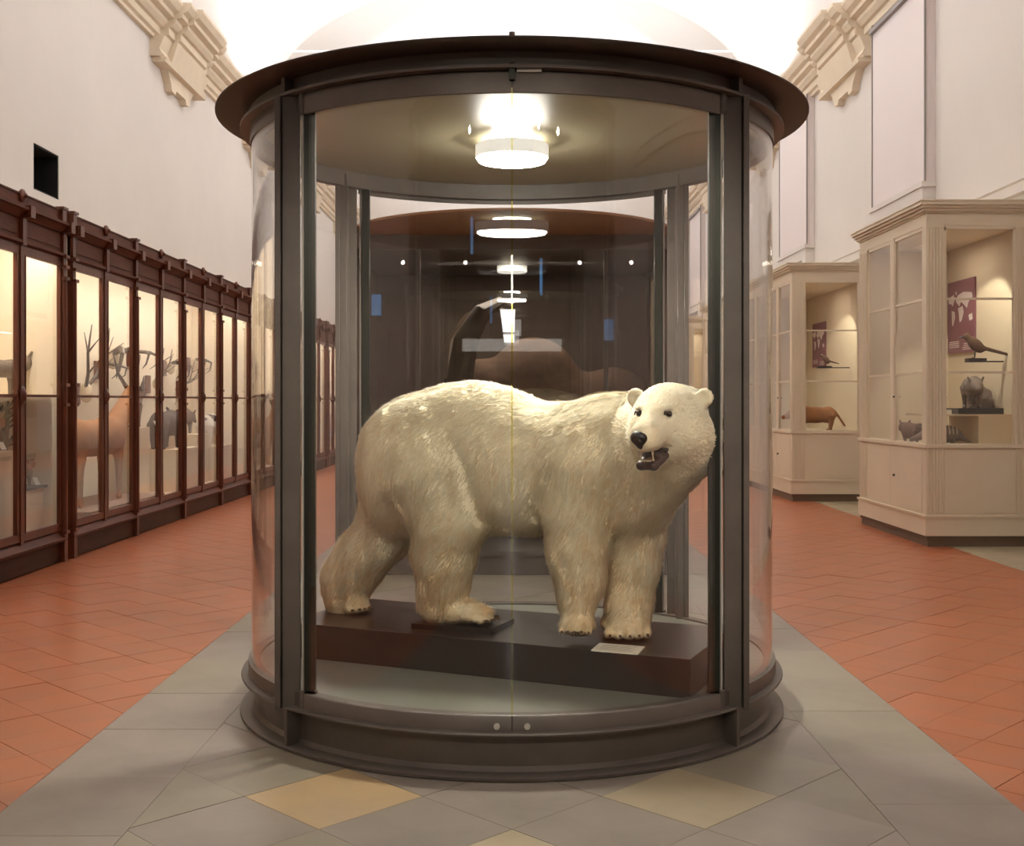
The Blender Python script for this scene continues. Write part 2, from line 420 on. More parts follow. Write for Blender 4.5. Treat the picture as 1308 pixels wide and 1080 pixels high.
while yy < YEND: side.box(4.66, XW, yy+.004, yy+.9, -.02, 0); yy += .904
put('stone_margin', side, 'sandstone_buff', floor, kind='stuff', smooth=False)

# --- walls
HY0, HY1, HZ0, HZ1 = 13.5, 14.25, 4.02, 4.56
wl = MB().box(-XW-.4, -XW, -.6, YEND+.3, 0, HZ0).box(-XW-.4, -XW, -.6, YEND+.3, HZ1, 11.9).box(-XW-.4, -XW, -.6, HY0, HZ0, HZ1).box(-XW-.4, -XW, HY1, YEND+.3, HZ0, HZ1)
wall_left = struct('wall_left', wl, 'plaster', smooth=False)
put('opening', MB().box(-XW-.9, -XW-.38, HY0-.05, HY1+.05, HZ0-.05, HZ1+.05).box(-XW-.39, -XW-.01, HY0, HY0+.02, HZ0, HZ1).box(-XW-.39, -XW-.01, HY1-.02, HY1, HZ0, HZ1).box(-XW-.39, -XW-.01, HY0, HY1, HZ0, HZ0+.02).box(-XW-.39, -XW-.01, HY0, HY1, HZ1-.02, HZ1), 'hole_black', wall_left, smooth=False, label='square black opening high in the plaster')
struct('wall_right', MB().box(XW, XW+.4, -.6, YEND+.3, 0, 11.9), 'plaster', smooth=False)
struct('wall_far', MB().box(-XW-.4, XW+.4, YEND, YEND+.3, 0, 11.9), 'plaster', smooth=False)
struct('wall_front', MB().box(-XW-.4, XW+.4, -.9, -.6, 4.4, 11.9), 'plaster', smooth=False)
# lower room behind the camera, seen only as a reflection
struct('wall_back_left', MB().box(-5.4, -5.0, -26, -.6, 0, 4.5), 'dark_wall', smooth=False)
struct('wall_back_right', MB().box(5.0, 5.4, -26, -.6, 0, 4.5), 'dark_wall', smooth=False)
struct('wall_back', MB().box(-5.4, 5.4, -26.3, -26, 0, 4.5), 'dark_wall', smooth=False)
struct('ceiling_back', MB().box(-5.4, 5.4, -26.3, -.55, 4.4, 4.6), 'dark_wall', smooth=False)
struct('wall_front_left', MB().box(-XW-.4, -5.0, -.9, -.6, 0, 4.5), 'plaster', smooth=False)
struct('wall_front_right', MB().box(5.0, XW+.4, -.9, -.6, 0, 4.5), 'plaster', smooth=False)

# --- vault with lunettes
PER = 6.1; CAP0 = 6.9
def vault_z(x, y):
    t = min(abs(x)/XW, 1); z = SPRING+4.0*math.sqrt(max(0, 1-t*t))
    c = ((y-(CAP0+PER/2)) % PER); dy = min(c, PER-c)/2.35
    if dy < 1: z = max(z, SPRING+2.9*math.sqrt(1-dy*dy)+.28*(XW-abs(x)))
    return z
nx_, ny_ = 64, 420; vs = []; fs = []
for jj in range(ny_+1):
    for ii in range(nx_+1):
        th = math.pi*ii/nx_; x = -XW*1.0*math.cos(th); y = -.7+(YEND+.8)*jj/ny_
        vs.append((x, y, vault_z(x, y)))
for jj in range(ny_):
    for ii in range(nx_):
        a = jj*(nx_+1)+ii; fs.append((a, a+1, a+nx_+2, a+nx_+1))
vm = MB().add(vs, fs)
# outer shell gives the vault its thickness
vs2 = [(p[0]*1.03, p[1], p[2]+.3) for p in vs]; vm.add(vs2, fs)
struct('ceiling', vm, 'vault_white', angle=50)

# --- cornice with ressauts and capitals
prof = [(5.57, 7.14), (5.50, 7.14), (5.50, 7.20), (5.45, 7.22), (5.45, 7.33), (5.40, 7.34), (5.34, 7.40), (5.34, 7.46), (5.24, 7.48), (5.24, 7.55), (5.16, 7.58), (5.10, 7.66), (5.10, 7.71), (5.57, 7.74)]
CAPS = [CAP0+PER*k for k in range(6)]
for sgn, nm in ((-1, 'trim_1'), (1, 'trim_2')):
    mb = MB().prism_y([(sgn*a, b) for a, b in prof], -.6, YEND)
    root = struct(nm, mb, 'cornice_stone', smooth=False)
    capm = None
    for c in CAPS:
        y0, y1 = c-1.3, c+1.3
        if capm is None:
            mb = MB()
            mb.prism_y([(sgn*(a-.13), b+.012) for a, b in prof[:-1]]+[(sgn*5.57, 7.75)], -1.12, 1.12)
            mb.prism_y([(sgn*(a-.22), b+.020) for a, b in prof[:-1]]+[(sgn*5.57, 7.76)], -.78, .78)
            # corbel block and hanging pendant
            mb.prism_y([(sgn*5.58, 6.86), (sgn*5.42, 6.86), (sgn*5.38, 6.90), (sgn*5.40, 6.94), (sgn*5.42, 6.98), (sgn*5.34, 7.18), (sgn*5.58, 7.18)], -1.28, 1.28)
            mb.prism_y([(sgn*5.58, 6.80), (sgn*5.36, 6.80), (sgn*5.34, 6.86), (sgn*5.58, 6.86)], -1.18, 1.18)
            mb.prism_y([(sgn*5.58, 6.86), (sgn*5.36, 6.86), (sgn*5.26, 7.18), (sgn*5.58, 7.18)], -.85, .85)
            mb.prism_x([(-.75, 6.80), (-.55, 6.62), (-.50, 6.52), (-.32, 6.50), (-.26, 6.58), (.26, 6.58), (.32, 6.50), (.50, 6.52), (.55, 6.62), (.75, 6.80)], min(sgn*5.58, sgn*5.45), max(sgn*5.58, sgn*5.45))
            capm = mb.mesh('capital', 'cornice_stone', False)
        o = put('capital', capm, 'cornice_stone', root); o.location = (0, c, 0)
# string course (ledge) low on the right wall and projecting blind panels
struct('trim_3', MB().prism_y([(XW+.01, 3.80), (XW-.05, 3.82), (XW-.05, 3.93), (XW-.07, 3.95), (XW+.01, 3.97)], -.5, YEND), 'plaster', smooth=False)
for n_, (a, b) in enumerate(((15.25, 17.45), (21.35, 23.5), (27.4, 29.5), (33.4, 35.4))):
    w = struct('window_%d' % (n_+1), MB().box(XW-.14, XW+.02, a, b, 4.40, 7.18), 'plaster_cool', smooth=False)
    put('window_sill', MB().box(XW-.19, XW+.02, a-.03, b+.03, 4.37, 4.44).box(XW-.17, XW+.02, a, b, 3.9, 4.37), 'plaster', w, smooth=False)
    put('window_frame', MB().box(XW-.155, XW-.13, a-.022, a, 4.42, 7.20).box(XW-.155, XW-.13, b, b+.022, 4.42, 7.20), 'grille_grey', w, smooth=False)
    put('curtain_rail', MB().box(XW-.2, XW-.12, a, b, 7.05, 7.12), 'grille_grey', w, smooth=False)
    g = MB()
    for k in range(3): g.box(XW-.19, XW-.165, a+.25, b-.2, 4.04+.05*k, 4.07+.05*k)
    put('ventilation_grille', g, 'grille_grey', w, smooth=False)
# tie rod under the vault
solo('tie_rod', MB().cyl((-4.9, 25.2, 9.15), (4.9, 25.2, 9.15), .022), 'plaster_cool', 'thin white iron tie rod spanning the vault above the showcase', 'rod', (0, 25.2, 9.15))

# ================================================================== ROUND BEAR SHOWCASE
C1 = (0.0, 6.1)
def showcase(c, label):
    t = thing('glass_showcase', label, 'showcase', (c[0], c[1], 0))
    S = 'steel_dark'
    put('base_flange', MB().lathe([(0.0, 0), (1.385, 0), (1.392, .004), (1.392, .016), (1.385, .02), (1.33, .024), (1.31, .05), (0, .05)], (c[0], c[1], 0), 96), S, t)
    put('base_drum', MB().lathe([(0, .02), (1.315, .02), (1.315, .185), (0, .185)], (c[0], c[1], 0), 96), S, t)
    put('interior_floor', MB().lathe([(0, .19), (1.300, .19), (1.300, .252), (0, .252)], (c[0], c[1], 0), 96), 'case_floor', t)
    put('sill_ring', MB().lathe([(1.295, .183), (1.385, .183), (1.388, .190), (1.385, .197), (1.352, .200), (1.352, .262), (1.295, .262)], (c[0], c[1], 0), 120, True), S, t)
    # head: ring beam, lip, ceiling, canopy
    put('head_ring', MB().lathe([(1.285, 2.835), (1.345, 2.835), (1.345, 2.905), (1.395, 2.905), (1.395, 2.918), (1.352, 2.922), (1.352, 2.985), (1.285, 2.985)], (c[0], c[1], 0), 120, True), S, t)
    put('ceiling_panel', MB().lathe([(0, 2.925), (1.287, 2.925), (1.287, 2.96), (0, 2.96)], (c[0], c[1], 0), 96), 'case_ceiling', t)
    put('canopy', MB().lathe([(0, 2.982), (1.49, 2.982), (1.515, 2.990), (1.515, 2.996), (1.45, 3.004), (0, 3.02)], (c[0], c[1], 0), 120), 'steel_rust', t)
    # posts
    for sx in (-1, 1):
        for sy in (-1, 1):
            X = lambda v: c[0]+sx*v
            Y = lambda v: c[1]+sy*v
            def bx(m, x0, x1, y0, y1, z0, z1): m.box(min(X(x0), X(x1)), max(X(x0), X(x1)), min(Y(y0), Y(y1)), max(Y(y0), Y(y1)), z0, z1)
            zt = 2.905
            p = MB()
            bx(p, .942, 1.022, .925, .945, .185, zt)       # face plate
            bx(p, 1.026, 1.052, .80, .965, .185, zt)       # outer fin plate
            bx(p, .985, 1.026, .81, .925, .185, zt)        # web
            pp = put('post', p, S, t)
            md = pp.modifiers.new('bevel', 'BEVEL'); md.width = .002; md.segments = 1
            st = MB(); bx(st, .868, .915, .955, .995, .262, 2.84); put('door_stile', st, 'steel_stile', pp)
            rd = MB().cyl((X(.924), Y(.972), .262), (X(.924), Y(.972), 2.84), .006, n=10); put('pivot_rod', rd, 'steel_bright', pp)
            hb = MB().cyl((X(.924), Y(.985), .195), (X(.924), Y(.985), .275), .016, n=14); bx(hb, .86, .924, .965, .995, .262, .272); hb.cyl((X(.924), Y(.985), .178), (X(.924), Y(.985), .195), .009, n=10)
            put('hinge', hb, S, pp)
            ht = MB().cyl((X(.924), Y(.985), 2.815), (X(.924), Y(.985), 2.905), .016, n=14); put('hinge', ht, S, pp)
            fin = MB(); 
            a = math.radians(46.5); fin.box(-.012, .012, -1.385, -1.31, .02, .185)
            f2 = MB().box(-.014, .014, -1.40, -1.352, 2.918, 2.984)
            ang = (a if sx > 0 else -a); ang = ang if sy < 0 else math.pi-ang
            fin.xf(lambda q: Vector((c[0]+q.x*math.cos(ang)-q.y*math.sin(ang), c[1]+q.x*math.sin(ang)+q.y*math.cos(ang), q.z)))
            f2.xf(lambda q: Vector((c[0]+q.x*math.cos(ang)-q.y*math.sin(ang), c[1]+q.x*math.sin(ang)+q.y*math.cos(ang), q.z)))
            put('stiffener', fin, S, pp); put('stiffener', f2, S, pp)
    # curved panes: doors front and back, fixed panes left and right
    def pane(a0, a1, nm='pane'):
        return put(nm, MB().arc([(1.330, .262), (1.338, .262), (1.338, 2.836), (1.330, 2.836)], c, a0, a1, 40), 'glass', t, angle=60)
    for base in (0, 180):
        for s_, (a0, a1) in enumerate(((-42.3, -.12), (.12, 42.3))):
            d = pane(base+a0, base+a1, 'door')
            put('bottom_rail', MB().arc([(1.340, .190), (1.362, .190), (1.362, .258), (1.358, .264), (1.340, .264)], c, base+a0, base+a1, 24), 'steel_dark', d, angle=60)
            put('top_rail', MB().arc([(1.340, 2.812), (1.358, 2.812), (1.358, 2.895), (1.340, 2.895)], c, base+a0, base+a1, 24), 'steel_dark', d, angle=60)
            t0 = math.radians(base+(-2.6 if s_ == 0 else 2.6)); dx, dy = math.sin(t0), -math.cos(t0)
            put('lock', MB().cyl((c[0]+1.358*dx, c[1]+1.358*dy, .222), (c[0]+1.376*dx, c[1]+1.376*dy, .222), .013, .012, 16), 'steel_bright', d)
        t0 = math.radians(base); dx, dy = math.sin(t0), -math.cos(t0)
        e = MB().box(-.0035, .0035, -.006, .006, .20, 2.89).xf(lambda q: Vector((c[0]+1.334*dx+q.x, c[1]+1.334*dy+q.y, q.z)))
        put('glass_joint', e, 'glass_edge', t)
    pane(49.8, 130.2); pane(-130.2, -49.8)
    put('clamp', MB().box(c[0]-.012, c[0]+.012, c[1]-1.38, c[1]-1.34, 2.86, 2.93), 'steel_stile', t)
    put('clamp', MB().box(c[0]+.02, c[0]+.12, c[1]-1.37, c[1]-1.35, 2.893, 2.905), 'steel_bright', t)
    put('lifting_eye', MB().cyl((c[0], c[1]-1.50, 2.99), (c[0], c[1]-1.50, 3.012), .012, n=10), 'steel_dark', t)
    return t
showcase(C1, 'round glass showcase with dark steel frame and flat round canopy')
lamp = thing('ceiling_lamp', 'round white drum lamp glowing under the ceiling above the bear', 'lamp', (0, 6.1, 2.925))
put('mount', MB().lathe([(0, -.028), (.10, -.028), (.10, 0), (0, 0)], (0, 6.1, 2.925), 40), 'lamp_glow', lamp)
put('drum', MB().lathe([(0, -.030), (.188, -.030), (.192, -.034), (.192, -.098), (.186, -.102), (0, -.102)], (0, 6.1, 2.925), 64), 'lamp_body', lamp)
put('diffuser', MB().lathe([(0, -.1025), (.184, -.1025), (.176, -.116), (0, -.120)], (0, 6.1, 2.925), 64), 'lamp_white', lamp)

# plinth
U = Vector((-.914, .405, 0)); Vv = Vector((.405, .914, 0)); FR = Vector((.777, 5.05, 0))
def pl(s, t, z): q = FR+U*s+Vv*t; return (q.x, q.y, z)
def oblong(s0, s1, t0, t1, z0, z1):
    c = [pl(s0, t0, 0), pl(s1, t0, 0), pl(s1, t1, 0), pl(s0, t1, 0)]
    return MB().prism([(p[0], p[1]) for p in c], z0, z1)
o = solo('plinth', oblong(0, 2.12, 0, .78, .2525, .425), 'plinth_dark', 'low dark brown plinth set askew under the polar bear', 'plinth', pl(1.0, .39, .2525), smooth=False)
md = o.modifiers.new('bevel', 'BEVEL'); md.width = .003; md.segments = 2
# small board under the near hind paw
bd = [(-.497, 5.73), (-.100, 5.585), (.010, 5.862), (-.385, 6.005)]
o = solo('mounting_board', MB().prism(bd, .4255, .452), 'plinth_dark', 'thin dark board on the plinth under the bear\'s near hind paw', 'board', (-.24, 5.8, .4255), smooth=False)
card = thing('caption_card', 'blank looking white caption card lying near the plinth\'s front edge', 'card', (.48, 5.2, .4255))
put('card', MB().prism([(.356, 5.216), (.558, 5.135), (.607, 5.29), (.405, 5.37)], .4258, .431), 'card_white', card, smooth=False)
ln = MB()
for k in range(5):
    f0 = .22+.14*k; a = Vector((.356, 5.216)).lerp(Vector((.405, 5.37)), 1-f0); b = Vector((.558, 5.135)).lerp(Vector((.607, 5.29)), 1-f0)
    p0 = a.lerp(b, .12); p1 = a.lerp(b, .85-.1*(k % 2)); d = Vector((.002, .006))
    ln.prism([(p0.x, p0.y), (p1.x, p1.y), (p1.x+d.x, p1.y+d.y), (p0.x+d.x, p0.y+d.y)], .4308, .4313)
put('printed_lines', ln, 'print_grey', card, smooth=False)

# ================================================================== POLAR BEAR
def W(px, py, off=0):
    t = (px-CX)/F; x = t*(5.77+off)/(1+.38*t); d = 5.77-.38*x+off
    return np.array((x, d, EYE-(py-CY)*d/F)), d/F
bu = np.array((.935, -.355, 0)); bv = np.array((.355, .935, 0)); RM = [bu, bv, np.array((0, 0, 1.))]
def be(px, py, off, rx, ry, rz, k=.09):
    c, s = W(px, py, off); return ell(c, (rx*s/.97, ry, rz*s), k, m=RM)
def bc(p, q, k=.05):
    a, s = W(p[0], p[1], p[2]); b, s2 = W(q[0], q[1], q[2]); return cap(a, b, p[3]*s, q[3]*s2, k)
BP = []
BP += [be(548, 584, 0, 88, .285, 84), be(516, 606, 0, 55, .25, 80), be(606, 576, 0, 95, .29, 87), be(660, 592, 0, 100, .285, 84), be(655, 620, 0, 90, .24, 58),
       be(742, 590, 0, 82, .28, 78), be(785, 572, 0, 62, .27, 69), be(818, 600, -.02, 48, .23, 68), be(800, 640, 0, 42, .19, 45)]
def chain(pts, k=.05):
    for a, b in zip(pts, pts[1:]): BP.append(bc(a, b, k))
# near hind leg
chain([(556, 610, -.13, 64), (574, 668, -.15, 44), (568, 712, -.13, 37), (567, 742, -.11, 30), (562, 768, -.10, 28)], .06)
BP.append(be(592, 648, -.17, 26, .10, 40, .08))
# far hind leg, stretched back
chain([(512, 632, .12, 54), (488, 682, .15, 36), (464, 708, .15, 34), (446, 738, .14, 31), (441, 766, .12, 25)], .06)
# near fore leg (raised)
chain([(745, 598, -.15, 56), (736, 655, -.17, 42), (738, 700, -.18, 37), (741, 738, -.19, 29), (738, 768, -.22, 25)], .06)
# far fore leg
chain([(806, 625, .08, 46), (812, 680, .06, 34), (809, 722, .05, 30), (803, 765, .03, 27), (801, 780, 0, 28)], .06)
# tail
BP.append(bc((476, 590, .0, 13), (469, 622, .0, 9), .04))
# head frame
HC, hs = W(856, 541, 0); HC = np.array(((852-CX)/F*5.16, 5.16, EYE-(540-CY)*5.16/F))
hf = np.array((-.50, -.845, -.13)); hf /= np.linalg.norm(hf); hr = np.cross(hf, (0, 0, 1)); hr /= np.linalg.norm(hr)
if hr[0] < 0: hr = -hr
hup = np.cross(hr, hf); hup = hup if hup[2] > 0 else -hup
def H(f, r, u): return HC+hf*f+hr*r+hup*u
HM = [hf, hr, hup]
def he(f, r, u, a, b, c, k=.04, op='add'): return ell(H(f, r, u), (a, b, c), k, op, HM)
# neck
n0, s0 = W(785, 578, 0); n1 = H(-.13, .02, -.05)
BP.append(cap(n0, n1, 64*s0, .185, .10)); BP.append(cap(W(815, 620, -.05)[0], H(-.10, .03, -.13), .19, .15, .09))
BP += [he(-.03, 0, .02, .168, .162, .155, .05), he(0, .085, -.055, .12, .095, .11, .06), he(0, -.08, -.055, .12, .085, .11, .06),
       he(.085, 0, .055, .095, .075, .055, .05), cap(H(.11, 0, .035), H(.270, 0, .000), .048, .038, .03), he(.10, -.062, .075, .05, .028, .016, .03), he(.10, .062, .075, .05, .028, .016, .03), cap(H(.09, 0, -.005), H(.255, 0, -.030), .090, .060, .05),
       he(.22, 0, -.045, .065, .060, .045, .03),
       cap(H(.02, 0, -.095), H(.185, 0, -.150), .068, .036, .03)]
# sockets, mouth slot
for r in (-.070, .070): BP.append(dict(t='ell', c=H(.150, r*1.1, .062), r=(.034, .027, .017), k=.02, op='sub', m=HM))
BP.append(dict(t='cap', a=H(.15, 0, -.105), b=H(.32, 0, -.115), ra=.012, rb=.028, k=.012, op='sub'))
BP.append(ell(H(.20, 0, -.108), (.075, .05, .014), .01, 'sub', HM))
# ears
for r in (-1, 1):
    BP.append(he(-.045, .166*r, .108, .026, .042, .042, .022))
    BP.append(he(-.018, .170*r, .112, .020, .025, .026, .012, 'sub'))
# paws with toes
claws = []
def paw(cx, cy, z0, ang, L, Wd, Hh, ntoe=5, tilt=0, lift=0):
    """ang: heading of toes in the ground plane; z0 underside height"""
    d = np.array((math.cos(ang), math.sin(ang), 0)); s = np.array((-math.sin(ang), math.cos(ang), 0)); up = np.array((0, 0, 1.))
    c = np.array((cx, cy, z0+Hh*.9)); BP.append(ell(c, (L*.55, Wd*.5, Hh), .035, 'add', [d, s, up]))
    for i in range(ntoe):
        f = (i-(ntoe-1)/2)/((ntoe-1)/2); fr = .046 if abs(f) < .9 else .036
        a = c+d*(L*.20)+s*(f*Wd*.36)+up*(-Hh*.15); b = c+d*(L*.50-.025*f*f)+s*(f*Wd*.40)+up*(-Hh*.42)-up*tilt
        b[2] = max(b[2], z0+fr*.62); BP.append(cap(a, b, Wd*.122, Wd*.108, .008))
        tip = b+d*(Wd*.10); claws.append((tip-up*.002, tip+d*.014+up*.002, tip+d*.028-up*.012, z0))
paw(-.275, 5.765, .452, math.radians(-20), .37, .175, .062)
paw(-.875, 6.205, .425, math.radians(-38), .20, .165, .056)
BP.append(cap((-.90, 6.23, .52), (-.88, 6.21, .47), .09, .08, .05))
paw(.535, 5.56, .425, math.radians(-84), .25, .225, .062)
pc, ps = W(737, 783, -.26); paw(pc[0], pc[1], .468, math.radians(-100), .16, .155, .055, 5, .02)
bear = thing('polar_bear', 'cream white stuffed polar bear standing on the plinth, head turned towards the viewer', 'bear', (-.1, 5.8, .426))
body_me = sdf_mesh('body', BP, .0125, 'bear_skin')
BL = np.array((-.1, 5.8, .426))
nv = len(body_me.vertices); co = np.empty(nv*3, np.float32); body_me.vertices.foreach_get('co', co); co = co.reshape(-1, 3)
def vnoise(P, sc, seed):
    """cheap smooth value noise"""
    rs = np.random.RandomState(seed); T = rs.rand(32, 32, 32); q = P*sc; i = np.floor(q).astype(int); f = q-i; f = f*f*(3-2*f); i %= 32
    o = 0
    for dx in (0, 1):
        for dy in (0, 1):
            for dz in (0, 1):
                w = (f[:, 0] if dx else 1-f[:, 0])*(f[:, 1] if dy else 1-f[:, 1])*(f[:, 2] if dz else 1-f[:, 2])
                o = o+w*T[(i[:, 0]+dx) % 32, (i[:, 1]+dy) % 32, (i[:, 2]+dz) % 32]
    return o
def tone_at(P):
    st = np.clip((1.10-P[:, 2])/.75, 0, 1)*.55      # yellowed lower coat
    st += np.clip(1-np.linalg.norm(P-np.array((.50, 5.35, 1.15)), axis=1)/.38, 0, 1)*.35   # stained throat
    st += (vnoise(P, 9, 1)-.5)*.35+(vnoise(P, 28, 2)-.5)*.25
    return np.clip(st, 0, 1)
nrm = np.empty(nv*3, np.float32); body_me.vertices.foreach_get('normal', nrm); nrm = nrm.reshape(-1, 3)
dh = np.linalg.norm(co-HC, axis=1); damp = np.clip((dh-.12)/.25, .08, 1)
disp = ((vnoise(co*np.array((1, 1, .6)), 7, 5)-.5)*.022+(vnoise(co*np.array((1, 1, .5)), 20, 6)-.5)*.020)*damp
def px_of(P): return CX+F*P[:, 0]/P[:, 1], CY-F*(P[:, 2]-EYE)/P[:, 1]
def fold(pts, width, depth):
    """a crease pressed into the near flank along a line"""
    X, Y = px_of(co); best = np.full(len(co), 1e9)
    for (x0, y0), (x1, y1) in zip(pts, pts[1:]):
        L2 = (x1-x0)**2+(y1-y0)**2; h = np.clip(((X-x0)*(x1-x0)+(Y-y0)*(y1-y0))/L2, 0, 1)
        best = np.minimum(best, np.hypot(X-x0-h*(x1-x0), Y-y0-h*(y1-y0)))
    near = np.clip(-(nrm@bv), 0, 1)
    return -depth*np.exp(-(best/width)**2)*near
disp = disp + fold([(578, 560), (596, 600), (606, 640), (612, 664)], 7, .015) + fold([(560, 545), (585, 585), (600, 610)], 12, .007)
disp = disp + fold([(716, 548), (706, 575), (698, 610), (694, 650)], 6, .020) + fold([(735, 560), (716, 590)], 6, .010)
disp = disp + fold([(772, 690), (768, 640), (784, 600)], 8, .012) + fold([(808, 570), (806, 600), (812, 640)], 9, .012)
disp = disp - fold([(655, 600), (660, 650)], 32, .012) - fold([(540, 610), (560, 660)], 44, .007) - fold([(740, 620), (735, 660)], 22, .014)
co2 = co+nrm*disp[:, None]
body_me.vertices.foreach_set('co', (co2-BL).astype(np.float32).ravel()); body_me.update()
at = body_me.attributes.new('tone', 'FLOAT', 'POINT'); at.data.foreach_set('value', tone_at(co2).astype(np.float32))
put('body', body_me, None, bear)
# fur strands
body_me.calc_loop_triangles(); nt_ = len(body_me.loop_triangles); tri = np.empty(nt_*3, np.int32); body_me.loop_triangles.foreach_get('vertices', tri); tri = tri.reshape(-1, 3)
A = co2[tri[:, 0]]; B = co2[tri[:, 1]]; Cc = co2[tri[:, 2]]; cr = np.cross(B-A, Cc-A); ar = np.linalg.norm(cr, axis=1)/2
NF = 150000
pick = NR.choice(nt_, NF, p=ar/ar.sum()); r1 = np.sqrt(NR.rand(NF)); r2 = NR.rand(NF)
P = A[pick]*(1-r1)[:, None]+B[pick]*(r1*(1-r2))[:, None]+Cc[pick]*(r1*r2)[:, None]
nn = (nrm[tri[pick, 0]]*(1-r1)[:, None]+nrm[tri[pick, 1]]*(r1*(1-r2))[:, None]+nrm[tri[pick, 2]]*(r1*r2)[:, None]); nn /= np.linalg.norm(nn, axis=1)[:, None]+1e-9
dd = np.linalg.norm(P-HC, axis=1); fwd = np.where(dd < .42, (P-HC)@hf, 0)
head = dd < .27
flow = np.where(head[:, None], (P-H(.30, 0, -.02))*1.0, np.array((-.45, .17, -.85)))
flow = flow/np.linalg.norm(flow, axis=1)[:, None]
flow = flow+np.stack([vnoise(P, 6, 11)-.5, vnoise(P, 6, 12)-.5, vnoise(P, 6, 13)-.5], 1)*.9
flow = flow-nn*np.sum(flow*nn, axis=1)[:, None]; flow /= np.linalg.norm(flow, axis=1)[:, None]+1e-9
Ln = np.where(head, .009+.022*np.clip((dd-.12)/.15, 0, 1), .036)*NR.uniform(.6, 1.3, NF)
Ln = np.where(fwd > .15, .005, Ln)
for r in (-1, 1): Ln = np.where(np.linalg.norm(P-H(-.04, .17*r, .11), axis=1) < .07, .009, Ln)
low = (P[:, 2] < .52); Ln = np.where(low, np.minimum(Ln, .014), Ln)
lift = np.where(head, .22, .32)*NR.uniform(.5, 1.3, NF)
dirn = flow+nn*lift[:, None]+NR.normal(0, .10, (NF, 3)); dirn /= np.linalg.norm(dirn, axis=1)[:, None]
sd = np.cross(dirn, nn); sd /= np.linalg.norm(sd, axis=1)[:, None]+1e-9
wd = .0019
keep = fwd < .235
for r in (-.070, .070): keep &= np.linalg.norm(P-H(.150, r, .062), axis=1) > .020
keep &= ~((fwd > .12) & (np.abs((P-HC)@hup+.108) < .028))
P, nn, dirn, sd, Ln = P[keep], nn[keep], dirn[keep], sd[keep], Ln[keep]; NF = len(P)
v0 = P-sd*wd-nn*.003; v1 = P+sd*wd-nn*.003; mid = P+dirn*(Ln*.55)[:, None]; tip = P+dirn*Ln[:, None]-nn*(Ln*.12)[:, None]
v2 = mid+sd*wd*.9; v3 = mid-sd*wd*.9
VV = np.stack([v0, v1, v2, v3, tip], 1).reshape(-1, 3)-BL
b = np.arange(NF)*5
faces = np.concatenate([np.stack([b, b+1, b+2, b+3], 1)]).tolist()+np.stack([b+3, b+2, b+4], 1).tolist()
fm = bpy.data.meshes.new('fur'); fm.from_pydata(VV.tolist(), [], faces); fm.update()
fm.shade_smooth()
fm.normals_split_custom_set_from_vertices(np.repeat(nn+dirn*.40+NR.normal(0, .10, (NF, 3)), 5, axis=0).tolist())
tn = np.clip(tone_at(P)+(vnoise(P*np.array((1, 1, .35)), 60, 21)-.5)*.5+NR.normal(0, .12, NF), 0, 1)
at = fm.attributes.new('tone', 'FLOAT', 'POINT'); at.data.foreach_set('value', np.repeat(tn, 5).astype(np.float32))
fm.materials.append(MATS['bear_fur']); put('fur', fm, None, bear, kind='stuff')
def rel(me): 
    n = len(me.vertices); a = np.empty(n*3, np.float32); me.vertices.foreach_get('co', a); a = a.reshape(-1, 3)-BL; me.vertices.foreach_set('co', a.astype(np.float32).ravel()); me.update(); return me
# nose, mouth, eyes, teeth, claws
nose = [he(.302, 0, -.018, .030, .040, .032, .01), he(.288, 0, -.044, .028, .020, .026, .015),
        he(.333, -.018, -.026, .012, .009, .008, .004, 'sub'), he(.333, .018, -.026, .012, .009, .008, .004, 'sub')]
put('nose', rel(sdf_mesh('nose', nose, .004, 'nose_black')), None, bear, label='broad black nose')
lips = [cap(H(.14, -.046, -.122), H(.235, -.030, -.150), .016, .018, .015), cap(H(.14, .046, -.122), H(.235, .030, -.150), .016, .018, .015), cap(H(.235, -.030, -.150), H(.235, .030, -.150), .018, .018, .015),
        he(.175, 0, -.146, .06, .040, .016, .02), he(.17, 0, -.112, .030, .046, .026, .02), cap(H(.135, .052, -.096), H(.20, .048, -.080), .008, .006, .01), cap(H(.135, -.052, -.096), H(.20, -.048, -.080), .008, .006, .01)]
mouth = put('mouth', rel(sdf_mesh('mouth', lips, .0045, 'mouth_dark')), None, bear, label='open dark lipped mouth')
put('tongue', rel(sdf_mesh('tongue', [cap(H(.13, 0, -.128), H(.215, 0, -.137), .022, .016, .01)], .004, 'tongue')), None, mouth)
TH = []
for r in (-.020, -.010, 0, .010, .020): TH.append((H(.240, r, -.138), H(.242, r, -.124), .0048, .003))
for r in (-.029, .029): TH.append((H(.232, r, -.140), H(.238, r, -.104), .0065, .002)); TH.append((H(.245, r*1.1, -.078), H(.245, r*1.1, -.112), .0065, .002))
for r in (-.038, .038):
    for q in (0, 1): TH.append((H(.17+.02*q, r, -.135), H(.17+.02*q, r, -.122), .006, .004))
for a, b_, r0, r1_ in TH: put('tooth', MB().cyl(a-BL, b_-BL, r0, r1_, 8).mesh('tooth', 'bone'), None, mouth)
for r in (-.070, .070):
    e = MB().ball(H(.136, r, .061)-BL, .0140, 14); put('eye', e.mesh('eye', 'eye'), None, bear)
    l = MB().tube([H(.147, r-.019, .057)-BL, H(.156, r-.009, .072)-BL, H(.156, r+.006, .072)-BL, H(.147, r+.018, .058)-BL], [.002, .0045, .0045, .002], 6)
    put('eyelid', l.mesh('eyelid', 'mouth_dark'), None, bear)
for a, b_, c_, z0 in claws:
    c_ = np.array(c_); c_[2] = max(c_[2], z0+.004); m = MB().tube([a-BL, b_-BL, c_-BL], [.0065, .005, .0015], 6)
    put('claw', m.mesh('claw', 'claw'), None, bear)

